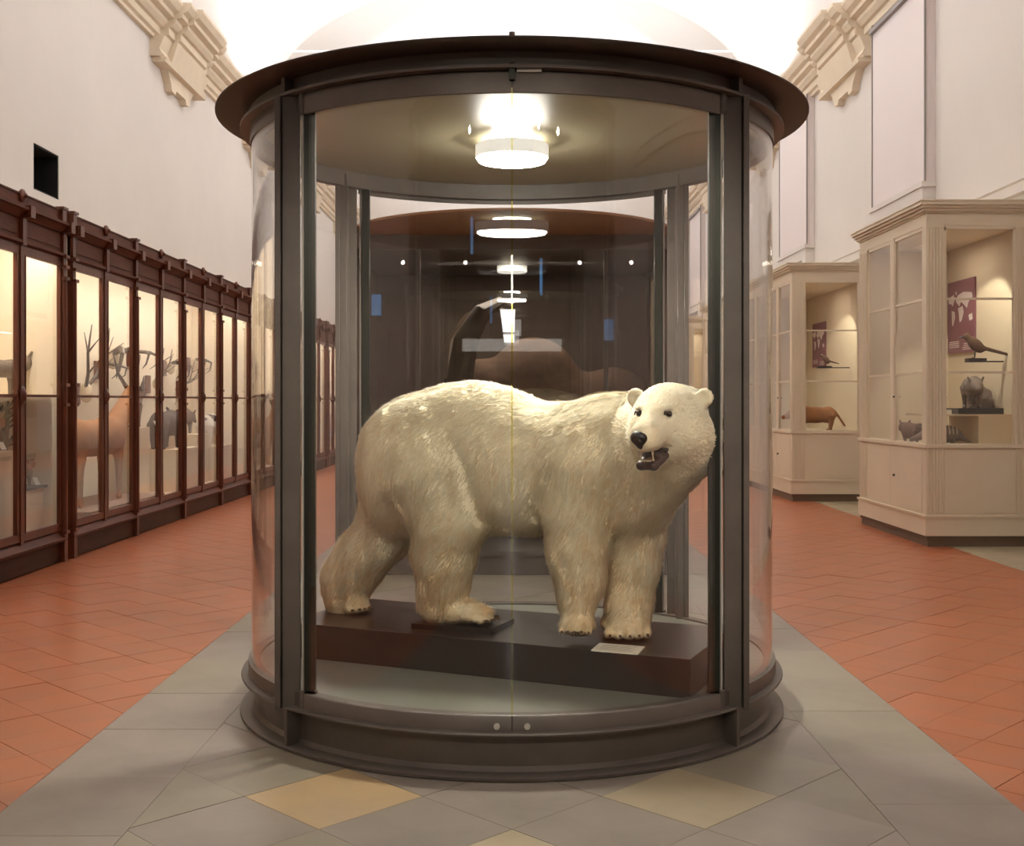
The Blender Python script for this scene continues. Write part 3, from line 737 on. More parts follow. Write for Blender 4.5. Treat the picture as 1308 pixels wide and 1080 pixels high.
# ================================================================== SECOND SHOWCASE (flat glass front, curved canopy) WITH A DARK OX
CY2 = 10.34
s2 = thing('ox_showcase', 'second dark steel showcase with flat glass front behind the bear', 'showcase', (0, CY2, 0))
put('base', MB().box(-1.5, 1.5, CY2, CY2+2.2, 0, .17), 'steel_dark', s2)
put('sill', MB().box(-1.52, 1.52, CY2-.03, CY2+2.22, .17, .215), 'steel_dark', s2)
put('back_panel', MB().box(-1.48, 1.48, CY2+2.12, CY2+2.18, .215, 3.0), 'dark_backdrop', s2)
put('side_panel', MB().box(-1.48, -1.44, CY2+.1, CY2+2.12, .215, 3.0), 'dark_backdrop', s2)
put('side_panel', MB().box(1.44, 1.48, CY2+.1, CY2+2.12, .215, 3.0), 'dark_backdrop', s2)
put('head', MB().box(-1.52, 1.52, CY2-.03, CY2+2.22, 2.90, 3.03), 'steel_dark', s2)
cc = (0, 10.45)
cn = [(cc[0]+1.45*math.sin(math.radians(a)), cc[1]-1.45*math.cos(math.radians(a))) for a in range(-90, 91, 4)]+[(1.52, 12.6), (-1.52, 12.6)]
put('canopy', MB().prism(cn, 3.03, 3.05), 'canopy_rust_lit', s2, smooth=False)
for x in (-1.5, 1.42): put('post', MB().box(x, x+.08, CY2-.01, CY2+.09, .215, 2.9), 'steel_dark', s2)
for x in (-.86, .82): put('mullion', MB().box(x, x+.04, CY2+.015, CY2+.05, .215, 2.9), 'steel_dark', s2)
put('pane', MB().box(-1.42, 1.42, CY2+.004, CY2+.012, .215, 2.9), 'glass_flat', s2, smooth=False)
# ox
def place(prims, loc, ang):
    c, s = math.cos(ang), math.sin(ang); R = np.array(((c, -s, 0), (s, c, 0), (0, 0, 1.))); out = []
    for p in prims:
        q = dict(p)
        if p['t'] == 'cap': q['a'] = R@p['a']; q['b'] = R@p['b']
        else:
            q['c'] = R@p['c']; M = np.array(p['m']) if p.get('m') is not None else np.eye(3); q['m'] = M@R.T
        out.append(q)
    return out, R
ox = thing('stuffed_ox', 'large dark shaggy horned ox standing inside the second showcase', 'ox', (.46, 11.45, .216))
OP = [ell((0, 0, 1.15), (.75, .40, .48), .15), ell((-.25, 0, 1.52), (.45, .33, .44), .15), ell((.55, 0, 1.25), (.40, .36, .42), .12), cap((-.75, 0, 1.45), (-1.02, -.05, 1.28), .30, .20, .10), cap((-1.02, -.05, 1.30), (-1.18, -.12, 1.0), .18, .11, .06)]
for x, s in ((-.5, -.2), (-.45, .2), (.7, -.2), (.65, .2)): OP.append(cap((x, s, .95), (x, s, .07), .16, .065, .08))
pr, R = place(OP, None, math.radians(8))
put('body', sdf_mesh('body', pr, .03, 'brown_ox'), None, ox)
for s, nm in ((-1, 'horn'), (1, 'horn')):
    m = MB().tube([R@np.array((-1.0, s*.14, 1.5)), R@np.array((-1.0, s*.34, 1.62)), R@np.array((-.97, s*.50, 1.90)), R@np.array((-.82, s*.46, 2.16)), R@np.array((-.62, s*.30, 2.28)), R@np.array((-.50, s*.22, 2.24))], [.13, .13, .12, .09, .05, .012], 10)
    put(nm, m.mesh(nm, 'horn_dark'), None, ox)
# lamp in second case
lp2 = thing('showcase_lamp', 'small round lamp inside the second showcase above the ox', 'lamp', (.0, 11.6, 2.9))
put('drum', MB().lathe([(0, -.06), (.15, -.06), (.15, 0), (0, 0)], (0, 11.6, 2.9), 32), 'lamp_body', lp2)
put('diffuser', MB().lathe([(0, -.066), (.14, -.066), (.14, -.060), (0, -.060)], (0, 11.6, 2.9), 32), emis('lamp_dim', (1, .95, .85, 1), 1.0), lp2)
area('ox_fill', (0, 11.2, 2.88), (0, 11.35, 0), 1.6, .5, 26, (1, .86, .72))  # added light without a fixture, brightens the ox and the case interior
# room behind the camera: suspended lights, exit signs, transom, spots
for n_, (a, b) in enumerate(((-18.6, -9.3), (-25.7, -20.7))):
    t = thing('linear_light', ['long white linear light on the low ceiling nearest the hall', 'long white linear light deeper in the low room'][n_], 'lamp', (0, (a+b)/2, 3.9))
    put('housing', MB().box(-.31, .09, a, b, 3.92, 4.0), 'plaster_cool', t, smooth=False); put('hanger', MB().box(-.12, -.10, b-.6, b-.58, 4.0, 4.395), 'tag_dark', t, smooth=False); put('hanger', MB().box(-.12, -.10, a+.6, a+.62, 4.0, 4.395), 'tag_dark', t, smooth=False); put('diffuser', MB().box(-.305, .085, a, b, 3.895, 3.92), 'strip_white', t, smooth=False)
for n_, x in enumerate((-2.1, -.9, 1.3, 2.3)):
    t = thing('track_spotlight', ['leftmost small white spotlight on the low ceiling aimed at the bear', 'inner left small white spotlight aimed at the bear', 'inner right small white spotlight aimed at the bear', 'rightmost small white spotlight on the low ceiling aimed at the bear'][n_], 'lamp', (x, -1.5, 4.395))
    p0 = Vector((x, -1.5, 4.22)); dr = (Vector((.05, 5.7, 1.15))-p0).normalized()
    put('stem', MB().cyl((x, -1.5, 4.22), (x, -1.5, 4.395), .012), 'plaster_cool', t); put('housing', MB().cyl(p0-dr*.07, p0+dr*.07, .045, .045, 16), 'plaster_cool', t)
    put('lens', MB().cyl(p0+dr*.071, p0+dr*.074, .036, .036, 16), 'spot_white', t)
    l = bpy.data.lights.new('bear_spot', 'SPOT'); l.energy = 230; l.spot_size = math.radians(25); l.spot_blend = .7; l.shadow_soft_size = .035; l.color = (1, .90, .74)
    o = bpy.data.objects.new('bear_spot', l); COL.objects.link(o); o.location = p0+dr*.12; o.rotation_euler = dr.to_track_quat('-Z', 'Y').to_euler()
for n_, x in enumerate((-3.0, 2.15)):
    t = thing('lit_sign', ['blue backlit sign hanging on the left of the low room', 'blue backlit sign hanging on the right of the low room'][n_], 'sign', (x, -5.0, 3.4))
    put('housing', MB().box(x-.14, x+.14, -5.05, -4.96, 2.85 if x > 0 else 3.4, 3.4 if x > 0 else 3.95), 'tag_dark', t, smooth=False); put('panel', MB().box(x-.11, x+.11, -4.96, -4.955, 2.89 if x > 0 else 3.44, 3.36 if x > 0 else 3.91), 'sign_blue', t, smooth=False)
    put('hanger', MB().box(x-.01, x+.01, -5.01, -4.99, 3.4, 4.395), 'tag_dark', t, smooth=False)
w = struct('window_5', MB().box(-2.0, 2.0, -26.0, -25.97, 3.55, 4.05), 'transom', smooth=False)

# ================================================================== LEFT WOODEN CABINETS
DEPTH = .95
def wood_cabinet(y0, nbay, label, mod=.975):
    """nbay leaves of width mod; pilaster at every second leaf"""
    L = nbay*mod; y1 = y0+L; xf = -CABX; xb = -CABX-DEPTH
    t = thing('wooden_cabinet', label, 'cabinet', (xf-DEPTH/2, (y0+y1)/2, 0), 'dark wooden glazed cabinets along the left wall')
    put('base', MB().box(xb, xf-.01, y0, y1, 0, .20), 'wood_base', t, smooth=False)
    put('base_moulding', MB().prism_y([(xf-.03, .20), (xf+.035, .20), (xf+.045, .225), (xf+.02, .245), (xf-.005, .27), (xf-.03, .30), (xf-.3, .30), (xf-.3, .20)], y0, y1), 'wood_h', t, smooth=False)
    put('cabinet_floor', MB().box(xb, xf-.05, y0, y1, .20, .30), 'cab_lining', t, smooth=False)
    put('back', MB().box(xb-.02, xb, y0, y1, 0, 3.22), 'cab_lining', t, smooth=False)
    put('side', MB().box(xb, xf-.03, y0, y0+.03, .2, 3.2), 'cab_lining', t, smooth=False)
    put('side', MB().box(xb, xf-.03, y1-.03, y1, .2, 3.2), 'cab_lining', t, smooth=False)
    put('top_board', MB().box(xb, xf-.03, y0, y1, 3.16, 3.22), 'cab_lining', t, smooth=False)
    put('frieze_rail', MB().box(xf-.03, xf-.005, y0, y1, 2.93, 3.22).prism_y([(xf-.01, 2.93), (xf+.03, 2.95), (xf+.03, 2.975), (xf-.01, 2.99)], y0, y1), 'wood_h', t, smooth=False)
    put('cornice', MB().prism_y([(xf-.03, 3.17), (xf+.01, 3.17), (xf+.03, 3.19), (xf+.07, 3.225), (xf+.09, 3.235), (xf+.09, 3.26), (xf+.02, 3.275), (xf-.03, 3.275)], y0-.03, y1+.03), 'wood_h', t, smooth=False)
    put('crest_board', MB().box(xf-.03, xf-.002, y0, y1, 3.27, 3.38).box(xf-.035, xf+.008, y0, y1, 3.38, 3.395), 'wood_h', t, smooth=False)
    door_m = pane_m = med_m = pil_m = blk_m = ros_m = pan_m = None
    for i in range(nbay):
        a = y0+i*mod; b = a+mod
        if door_m is None:
            m = MB(); m.box(-.035, 0, .03, .085, .30, 2.93).box(-.035, 0, mod-.085, mod-.03, .30, 2.93).box(-.035, 0, .085, mod-.085, .30, .37).box(-.035, 0, .085, mod-.085, 2.85, 2.93).box(-.03, -.005, .085, mod-.085, 1.585, 1.61)
            m.box(-.03, .006, .085, .095, .37, 2.85).box(-.03, .006, mod-.095, mod-.085, .37, 2.85)
            door_m = m.mesh('door', 'wood', False); pane_m = MB().box(-.021, -.016, .085, mod-.085, .37, 2.85).mesh('pane', 'glass', False)
            med_m = MB().ball((0, 0, 0), (.022, .055, .085), 12).ball((.012, 0, 0), (.022, .032, .055), 10).mesh('medallion', 'wood')
            m = MB().box(-.03, .028, -.035, .035, .0, 3.20); m.cyl((.028, 0, .28), (.028, 0, 2.72), .026, .022, 10)
            for z in (.27, 1.50, 1.69, 2.72, 2.83, 2.93): m.box(-.02, .058, -.045, .045, z, z+.03)
            m.box(-.02, .04, -.04, .04, 0, .27); m.box(-.02, .11, -.05, .05, 3.17, 3.275)
            pil_m = m.mesh('pilaster', 'wood')
            m = MB().box(-.04, .03, -.045, .045, 3.27, 3.40).box(-.04, .045, -.06, .06, 3.395, 3.42); blk_m = m.mesh('crest_block', 'wood', False)
            ros_m = MB().ball((.012, 0, 3.37), (.03, .06, .06), 10).ball((.03, 0, 3.37), (.03, .025, .025), 8).mesh('crest_rosette', 'wood')
            pan_m = MB().box(-.006, .004, .10, mod-.10, 3.02, 3.15).mesh('frieze_panel', 'wood_h', False)
        def at(me, nm, yy, par=t, z=0, x=xf):
            o = bpy.data.objects.new(nm, me); COL.objects.link(o); o.parent = par
            Lw = parent_world(par); o.location = (x-Lw[0], yy-Lw[1], z-Lw[2]); return o
        d = at(door_m, 'door', a); at(pane_m, 'pane', a, d)
        at(pan_m, 'frieze_panel', a)
        if i % 2 == 0: at(med_m, 'medallion', b, d, 1.6, xf+.015); 
    for i in range(nbay+1):
        yy = y0+i*mod
        if i % 2 == 0: at(pil_m, 'pilaster', min(max(yy, y0+.035), y1-.035)); at(blk_m, 'crest_block', min(max(yy, y0+.05), y1-.05))
        else: at(ros_m, 'crest_rosette', yy); at(MATS and stile_me(), 'mullion', yy)
    l = area('cabinet_light', (xf-.14, (y0+y1)/2, 3.12), (xf-1.15, (y0+y1)/2, 1.2), .12, L-.3, 14*L, (1, .94, .82))
    l.rotation_euler = (0, math.radians(24), 0)
    return t
_st = []
def stile_me():
    if not _st:
        m = MB().box(-.03, .012, -.032, .032, .28, 2.95); m.box(-.02, .11, -.05, .05, 3.17, 3.275).box(-.02, .035, -.04, .04, 2.93, 3.18)
        _st.append(m.mesh('mullion', 'wood', False))
    return _st[0]
wood_cabinet(5.40, 6, 'nearest dark wooden glazed cabinet, cut off by the left edge')
wood_cabinet(11.42, 8, 'long dark wooden glazed cabinet holding the tan antelope', .975)
wood_cabinet(19.35, 8, 'third wooden glazed cabinet from the left edge, beyond the antelope\'s')
wood_cabinet(27.30, 8, 'farthest wooden glazed cabinet, seen through the bear showcase')

# ------------------------------------------------------------------ mounted animals
def quad(name, label, cat, loc, ang, L, Hh, fur, slim=1.0, neck=.35, neck_up=.5, head_=.16, legr=.035, tail=.3, ears=True, extra=None, res=None, group=None, muzzle=.12, legk=1.0):
    """L body length, Hh shoulder height; faces +x before turning by ang"""
    bz = Hh*.72; br = Hh*.24*slim; P_ = []
    P_ += [ell((0, 0, bz), (L*.42, br*.80, br), .06*Hh+.02), ell((L*.28, 0, bz+.02*Hh), (L*.22, br*.85, br*1.08), .06*Hh+.02), ell((-L*.32, 0, bz+.01*Hh), (L*.2, br*.8, br*1.02), .06*Hh+.02)]
    sx = L*.34; r = legr*Hh/.9*legk
    for x, s, dx in ((sx, -1, .03), (sx, 1, -.05), (-sx-.03*L, -1, -.04), (-sx-.03*L, 1, .04)):
        kx = x+dx*Hh*.5; back = -1 if x < 0 else .4
        P_.append(cap((x, s*br*.45, bz-.05*Hh), (kx-.04*back*Hh*-1, s*br*.45, Hh*.36), r*2.6, r*1.35, .04*Hh))
        P_.append(cap((kx-.04*back*Hh*-1, s*br*.45, Hh*.36), (x+dx*Hh, s*br*.45, r*.9), r*1.35, r*.95, .02*Hh))
        P_.append(cap((x+dx*Hh, s*br*.45, r*.9), (x+dx*Hh+r*1.3, s*br*.45, r*.85), r, r*.8, .01*Hh))
    nx0, nz0 = L*.42, bz+br*.35; nx1, nz1 = nx0+neck*math.cos(neck_up), nz0+neck*math.sin(neck_up)
    P_.append(cap((nx0-.05*L, 0, nz0-.05*Hh), (nx1, 0, nz1), br*.75, head_*.42, .06*Hh))
    hx, hz = nx1+head_*.35, nz1
    P_.append(ell((nx1+head_*.1, 0, nz1), (head_*.5, head_*.38, head_*.42), .03)); P_.append(cap((hx, 0, hz-.02*Hh), (hx+muzzle, 0, hz-muzzle*.45), head_*.30, head_*.17, .03))
    if ears:
        for s in (-1, 1): P_.append(cap((nx1, s*head_*.28, nz1+head_*.3), (nx1-.01, s*head_*.48, nz1+head_*.62), head_*.12, head_*.07, .01))
    if tail: P_.append(cap((-L*.5, 0, bz+br*.4), (-L*.5-tail*.5, 0, bz+br*.4-tail*.75), legr*Hh*.9, legr*Hh*.6, .03))
    if extra: P_ += extra(nx1, nz1)
    pr, R = place(P_, None, ang)
    t = thing(name, label, cat, loc, group)
    put('body', sdf_mesh('body', pr, res or max(.010, Hh/58), fur), None, t)
    em = MB()
    for s in (-1, 1): em.ball(tuple(R@np.array((nx1+head_*.42, s*head_*.27, nz1+head_*.12))), head_*.05, 8)
    put('eyes', em.mesh('eyes', 'black'), None, t)
    return t, R, (nx1, nz1)
def horns(t, R, h, size, mt='horn_dark', style='curl'):
    for s in (-1, 1):
        if style == 'curl': pts = [(h[0], s*.05, h[1]+.05), (h[0]-.08*size, s*.13*size, h[1]+.22*size), (h[0]-.16*size, s*.24*size, h[1]+.45*size), (h[0]-.05*size, s*.22*size, h[1]+.68*size)]
        else: pts = [(h[0], s*.05, h[1]+.05), (h[0]-.25*size, s*.10, h[1]+.30*size), (h[0]-.42*size, s*.12, h[1]+.62*size)]
        put('horn', MB().tube([tuple(R@np.array(p)) for p in pts], [.03, .026, .017, .005], 8).mesh('horn', mt), None, t) if len(pts) == 4 else put('horn', MB().tube([tuple(R@np.array(p)) for p in pts], [.03, .02, .006], 8).mesh('horn', mt), None, t)
def stand(name, label, x0, x1, y0, y1, z0, z1, m='cab_block', cat='stand'):
    return solo(name, MB().box(x0, x1, y0, y1, z0, z1), m, label, cat, ((x0+x1)/2, (y0+y1)/2, z0), smooth=False)
def tagcard(loc, label, ang=.5):
    x, y, z = loc; c = MB().box(-.004, .004, -.05, .05, 0, .07).xf(lambda p: Vector((x+p.x*math.cos(ang)-p.z*.5, y+p.y, z+p.z)))
    return solo('caption_card', c, 'card_white', label, 'card', loc, 'small white caption cards in the wooden cabinets', smooth=False)
HPI = math.pi/2
# cabinet 2 -- big tan antelope facing away along the hall
t, R, h = quad('antelope', 'large tan antelope with raised neck in the long wooden cabinet', 'antelope', (-4.86, 13.45, .372), HPI, 1.65, 1.04, 'fur_tan', slim=.86, neck=.80, neck_up=.62, head_=.20, legr=.026, tail=.30, muzzle=.22)
horns(t, R, h, .8, style='straight')
stand('platform', 'low grey base under the tan antelope', -5.26, -4.46, 12.3, 14.9, .301, .371, 'fur_grey')
stand('display_block', 'tall beige block with two levels behind the antelope\'s legs', -5.24, -4.92, 14.95, 15.75, .301, 1.20)
t, R, h = quad('mouflon', 'small dark maned sheep with curled horns on the tall beige block', 'sheep', (-5.06, 15.35, 1.201), HPI*.9, .42, .42, 'fur_brown', neck=.14, neck_up=.9, head_=.15, legr=.05, tail=.05, muzzle=.08)
horns(t, R, h, .35)
stand('display_block', 'beige block beneath the dark boar', -5.2, -4.6, 15.9, 17.2, .301, .88)
quad('boar', 'dark bristly boar standing on a beige block in the long cabinet', 'boar', (-4.9, 16.40, .882), HPI, .90, .48, 'fur_dark', slim=1.5, neck=.12, neck_up=0, head_=.26, legr=.06, tail=.1, muzzle=.2)
quad('anteater', 'low brown long snouted animal above the boar', 'anteater', (-5.02, 17.68, 1.052), HPI, .6, .36, 'fur_brown', slim=1.3, neck=.2, neck_up=-.2, head_=.16, legr=.06, tail=.15, muzzle=.18)
stand('display_block', 'tall beige block carrying the long snouted animal', -5.26, -4.7, 17.28, 18.0, .301, 1.049)
stand('display_block', 'low beige block carrying the black and white badger', -5.2, -4.55, 18.1, 19.1, .301, .85)
t, R, h = quad('badger', 'black backed white bellied badger near the end of the long cabinet', 'badger', (-4.85, 18.6, .851), HPI, .75, .44, 'fur_white', slim=1.5, neck=.15, neck_up=.2, head_=.2, legr=.07, tail=.25, muzzle=.12)
put('back_fur', sdf_mesh('back_fur', place([ell((-.03, 0, .40), (.36, .12, .085), .03)], None, HPI)[0], .012, 'fur_dark'), None, t, label='black back')
# antlers and horned heads on the back of cabinet 2
def antler_mount(y, z, sc, label, m='horn_dark'):
    t = thing('antler_trophy', label, 'trophy', (-5.28, y, z))
    put('skull', MB().ball((-5.16, y, z), (.09*sc, .06*sc, .13*sc), 10), 'bone', t)
    put('shield', MB().box(-5.29, -5.262, y-.09, y+.09, z-.14, z+.12), 'wood', t)
    for s in (-1, 1):
        m_ = MB(); P0 = [(-5.15, y+s*.03, z+.08), (-5.08, y+s*.16*sc, z+.24*sc), (-5.02, y+s*.34*sc, z+.50*sc), (-4.98, y+s*.32*sc, z+.85*sc)]
        m_.tube(P0, [.024*sc, .022*sc, .018*sc, .005], 8)
        m_.tube([P0[1], (-4.90, y+s*.20*sc, z+.45*sc)], [.015*sc, .004], 6); m_.tube([P0[2], (-4.85, y+s*.46*sc, z+.66*sc)], [.015*sc, .004], 6); m_.tube([P0[2], (-5.0, y+s*.52*sc, z+.74*sc)], [.014*sc, .004], 6)
        put('antler', m_, m, t)
def horn_mount(y, z, sc, label):
    t = thing('horn_trophy', label, 'trophy', (-5.28, y, z))
    put('skull', MB().ball((-5.18, y, z), (.10*sc, .055*sc, .14*sc), 10), 'bone', t)
    put('shield', MB().box(-5.29, -5.262, y-.08, y+.08, z-.12, z+.11), 'wood', t)
    for s in (-1, 1): put('horn', MB().tube([(-5.14, y+s*.03, z+.08), (-5.02, y+s*.15*sc, z+.12*sc), (-4.95, y+s*.32*sc, z+.05*sc), (-4.98, y+s*.36*sc, z-.16*sc), (-5.05, y+s*.26*sc, z-.26*sc)], [.04*sc, .04*sc, .03*sc, .02*sc, .004], 8), 'horn_dark', t)
antler_mount(14.05, 1.65, .95, 'large branching antlers above the antelope\'s shoulder')
antler_mount(12.2, 2.0, .45, 'small antlers high above the antelope\'s rump')
horn_mount(15.05, 2.1, 1.0, 'dark swept horns above the antelope\'s head')
horn_mount(14.75, 1.95, .45, 'smaller curled horns beneath the dark swept horns')
antler_mount(16.8, 1.8, .6, 'antlers hanging above the boar')
horn_mount(17.6, 2.05, .7, 'dark horns on the cabinet back above the long snouted animal')
antler_mount(18.35, 1.75, .5, 'small antlers on the cabinet back above the badger')
horn_mount(18.9, 2.15, .6, 'highest dark horns at the far end of the long cabinet')
horn_mount(16.0, 2.15, .6, 'short dark horns high between the two antler trophies')
for n_, (y, z, s) in enumerate(((12.85, 1.95, .07), (12.95, 1.72, .06), (13.0, 2.25, .06))):
    solo('small_horns', MB().tube([(-5.25, y, z), (-5.18, y+.08, z+.12), (-5.2, y+.02, z+.26)], [.02, .016, .004], 6).tube([(-5.25, y-.06, z), (-5.18, y-.14, z+.12), (-5.2, y-.08, z+.26)], [.02, .016, .004], 6), 'horn_dark', ['pair of thin horns on the cabinet back, middle height, left of antlers', 'lowest pair of thin horns on the cabinet back above the antelope', 'uppermost pair of thin horns on the cabinet back above the antelope'][n_], 'horns', (-5.25, y, z))
for n_, (x, y, z) in enumerate(((-4.6, 12.2, .9), (-4.6, 14.1, .38), (-4.65, 15.2, 1.22), (-4.6, 16.2, .92), (-4.6, 18.5, .87))):
    tagcard((x, y, z), ['white caption card below the antelope\'s belly', 'white caption card at the antelope\'s front hooves', 'white caption card beside the dark maned sheep', 'white caption card in front of the boar', 'white caption card in front of the badger'][n_])
stand('card_post', 'thin post carrying the caption card under the antelope', -4.62, -4.60, 12.19, 12.21, .372, .90, 'tag_dark', 'post')
# cabinet 1
stand('shelf', 'glass shelf at mid height in the nearest wooden cabinet', -5.28, -4.46, 6.3, 11.2, 1.58, 1.60, 'cab_lining', 'shelf')
quad('wild_cat', 'grey wild cat on the upper shelf of the nearest wooden cabinet', 'cat', (-4.72, 10.72, 1.604), HPI, .85, .34, 'fur_grey', slim=1.0, neck=.14, neck_up=.3, head_=.17, legr=.055, tail=.5, muzzle=.06)
stand('display_block', 'beige block at the left edge under the spotted tan animal', -5.2, -4.55, 9.6, 10.60, .301, 1.10)
quad('lynx', 'tan animal on the beige block at the left edge', 'cat', (-4.70, 10.15, 1.101), HPI, .7, .30, 'fur_tan', slim=1.2, neck=.12, neck_up=.1, head_=.16, legr=.055, tail=.2, muzzle=.07)
stand('display_block', 'beige block under the small grey squirrel', -5.0, -4.52, 10.66, 11.18, .301, .72)
stand('display_board', 'dark board on the block under the small grey squirrel', -5.0, -4.48, 10.64, 11.19, .721, .745, 'tag_dark', 'board')
quad('squirrel', 'small grey squirrel-like animal on the dark board by the branches', 'squirrel', (-4.60, 10.88, .746), HPI, .30, .20, 'fur_grey', slim=1.2, neck=.07, neck_up=.6, head_=.09, legr=.06, tail=.25, muzzle=.04, res=.008)
tb = MB(); rs = random.Random(3)
tb.tube([(-4.85, 11.0, .746), (-4.84, 10.98, .95), (-4.80, 11.0, 1.35), (-4.8, 11.05, 1.55)], [.07, .06, .035, .012], 8)
for k in range(26):
    z = rs.uniform(.95, 1.45); a = rs.uniform(0, 6.28); l = rs.uniform(.12, .30); p = Vector((-4.82, 10.99, z)); q = p+Vector((math.cos(a)*l*.5, math.sin(a)*l, rs.uniform(.02, .2)))
    q.x = min(max(q.x, -5.1), -4.5); q.y = min(q.y, 11.18); q.z = min(q.z, 1.56)
    tb.tube([p, (p+q)/2+Vector((0, 0, .02)), q], [.018, .011, .004], 5)
solo('twiggy_trunk', tb, 'branch', 'leafless twiggy trunk behind the small grey squirrel', 'branch', (-4.85, 11.0, .746))
tagcard((-4.53, 11.08, .75), 'white caption card tilted on the dark board'); tagcard((-4.60, 10.50, 1.11), 'white caption card beside the tan animal')
# cabinets 3 and 4
for n_, (y, f, L_, H_, lb, nm) in enumerate(((20.6, 'fur_brown', 1.1, .85, 'brown deer first in the third wooden cabinet', 'deer'), (23.2, 'fur_tan', 1.2, .95, 'tan gazelle in the middle of the third wooden cabinet', 'gazelle'), (25.8, 'fur_dark', 1.0, .7, 'dark goat at the end of the third wooden cabinet', 'goat'), (28.6, 'fur_tan', 1.2, .9, 'tan deer first in the farthest wooden cabinet', 'deer'), (31.4, 'fur_brown', 1.2, .9, 'brown deer deep in the farthest wooden cabinet', 'deer'))):
    t, R, h = quad(nm, lb, nm, (-4.88, y, .302), HPI, L_, H_, f, neck=.4, neck_up=.9, head_=.18, legr=.04, tail=.15, res=.02, muzzle=.16); horns(t, R, h, .6)

# ================================================================== RIGHT BEIGE CABINETS
def beige_cabinet(x0, y0, y1, label, extra_len=0):
    x1 = XW-.02; B = 'paint_beige'
    t = thing('beige_cabinet', label, 'cabinet', ((x0+x1)/2, (y0+y1)/2, 0), 'beige painted glazed cabinets along the right wall')
    z0, z1 = .11, 3.42
    put('skirting', MB().box(x0+.02, x1, y0+.02, y1-.02, 0, .095).box(x0+.005, x1, y0+.005, y1-.005, .075, .115), 'paint_skirt', t, smooth=False)
    def ring(m, o, za, zb, depth=.03): # hollow rectangular collar
        m.box(x0-o, x1, y0-o, y0+depth, za, zb).box(x0-o, x0+depth, y0+depth, y1+o, za, zb).box(x0+depth, x1, y1-depth, y1+o, za, zb)
    m = MB(); ring(m, 0, .115, 1.05, .04); put('lower_body', m, B, t, smooth=False)
    m = MB(); ring(m, .015, .115, .31); ring(m, .028, .31, .335); ring(m, .02, 1.05, 1.09, .06); put('plinth_moulding', m, B, t, smooth=False)
    put('deck', MB().box(x0+.03, x1, y0+.03, y1-.03, 1.02, 1.05), 'case_lining', t, smooth=False)
    put('inner_wall', MB().box(x1-.03, x1, y0+.05, y1-.04, 1.05, 3.45), 'case_lining', t, smooth=False)
    m = MB(); ring(m, 0, 3.42, 3.56, .04); m.box(x0+.03, x1, y0+.03, y1-.03, 3.44, 3.47); put('entablature', m, B, t, smooth=False)
    m = MB()
    for o, za, zb in ((.015, 3.55, 3.57), (.035, 3.57, 3.60), (.06, 3.60, 3.63), (.085, 3.63, 3.665), (.095, 3.665, 3.68)): ring(m, o, za, zb, .06)
    m.box(x0+.05, x1, y0+.05, y1-.05, 3.66, 3.68); put('cornice', m, B, t, smooth=False)
    def pilaster(axis, a, b, pos, outward, flutes=True):
        m = MB()
        if axis == 'x': m.box(a, b, pos, pos+.05, 1.05, 3.42); lw = (b-a)
        else: m.box(pos, pos+.05, a, b, 1.05, 3.42)
        n = 6; w = (b-a)
        for k in range(n):
            c = a+w*(k+.5)/n; r = w/n*.30
            if axis == 'x': m.box(c-r, c+r, pos-.008, pos, .36, 3.40)
            else: m.box(pos-.008, pos, c-r, c+r, .36, 3.40)
        put('pilaster', m, B, t, smooth=False)
    fw = .19
    pilaster('x', x0, x0+fw, y0, -1); pilaster('x', x1-fw, x1, y0, -1)
    put('corner_post', MB().box(x0, x0+.05, y0+.05, y0+.12, 1.05, 3.42), B, t, smooth=False)
    pilaster('y', y1-.30, y1, x0, -1)
    def window(axis, a, b, pos):
        m = MB(); bars = (1.855, 2.64)
        def bb(p0, p1, q0, q1, za, zb):
            if axis == 'x': m.box(p0, p1, q0, q1, za, zb)
            else: m.box(q0, q1, p0, p1, za, zb)
        bb(a, a+.025, pos+.005, pos+.035, 1.09, 3.40); bb(b-.025, b, pos+.005, pos+.035, 1.09, 3.40)
        bb(a, b, pos+.005, pos+.035, 1.07, 1.10); bb(a, b, pos+.005, pos+.035, 3.38, 3.42)
        for z in bars: bb(a, b, pos+.008, pos+.03, z-.012, z+.012)
        f = put('door', m, B, t, smooth=False)
        g = MB()
        if axis == 'x': g.box(a+.02, b-.02, pos+.017, pos+.022, 1.09, 3.40)
        else: g.box(pos+.017, pos+.022, a+.02, b-.02, 1.09, 3.40)
        put('pane', g, 'glass', f, smooth=False)
        pnl = MB()
        if axis == 'x': pnl.box(a, b, pos-.006, pos, .36, 1.03)
        else: pnl.box(pos-.006, pos, a, b, .36, 1.03)
        put('lower_panel', pnl, B, t, smooth=False)
        return f
    window('x', x0+fw, x1-fw, y0)
    n = max(2, round((y1-y0-.42)/.95)); a = y0+.12; span = (y1-.30-a); w = span/n
    for k in range(n):
        d = window('y', a+k*w+(.08 if k else 0), a+(k+1)*w-.05, x0)
        if k: put('mullion', MB().box(x0-.004, x0+.05, a+k*w-.05, a+k*w+.08, .115, 3.42), B, t, smooth=False)
        if k == 0: put('knob', MB().ball((x0-.015, a+w-.08, .70), .014, 10).ball((x0-.015, a+w-.08, 1.60), .012, 10), 'tag_dark', d)
    m = MB().box(x0+.05, x1-.03, y1-.04, y1-.035, 1.05, 3.42); put('inner_wall', m, 'case_lining', t, smooth=False)
    return t
beige_cabinet(4.41, 12.34, 14.70, 'near beige glazed cabinet at the right edge, holding the raccoon')
beige_cabinet(4.32, 17.90, 21.70, 'second beige glazed cabinet, behind the near one')
beige_cabinet(4.38, 23.9, 26.6, 'third beige glazed cabinet, seen through the bear showcase')
beige_cabinet(4.38, 29.3, 32.0, 'farthest beige glazed cabinet on the right wall')
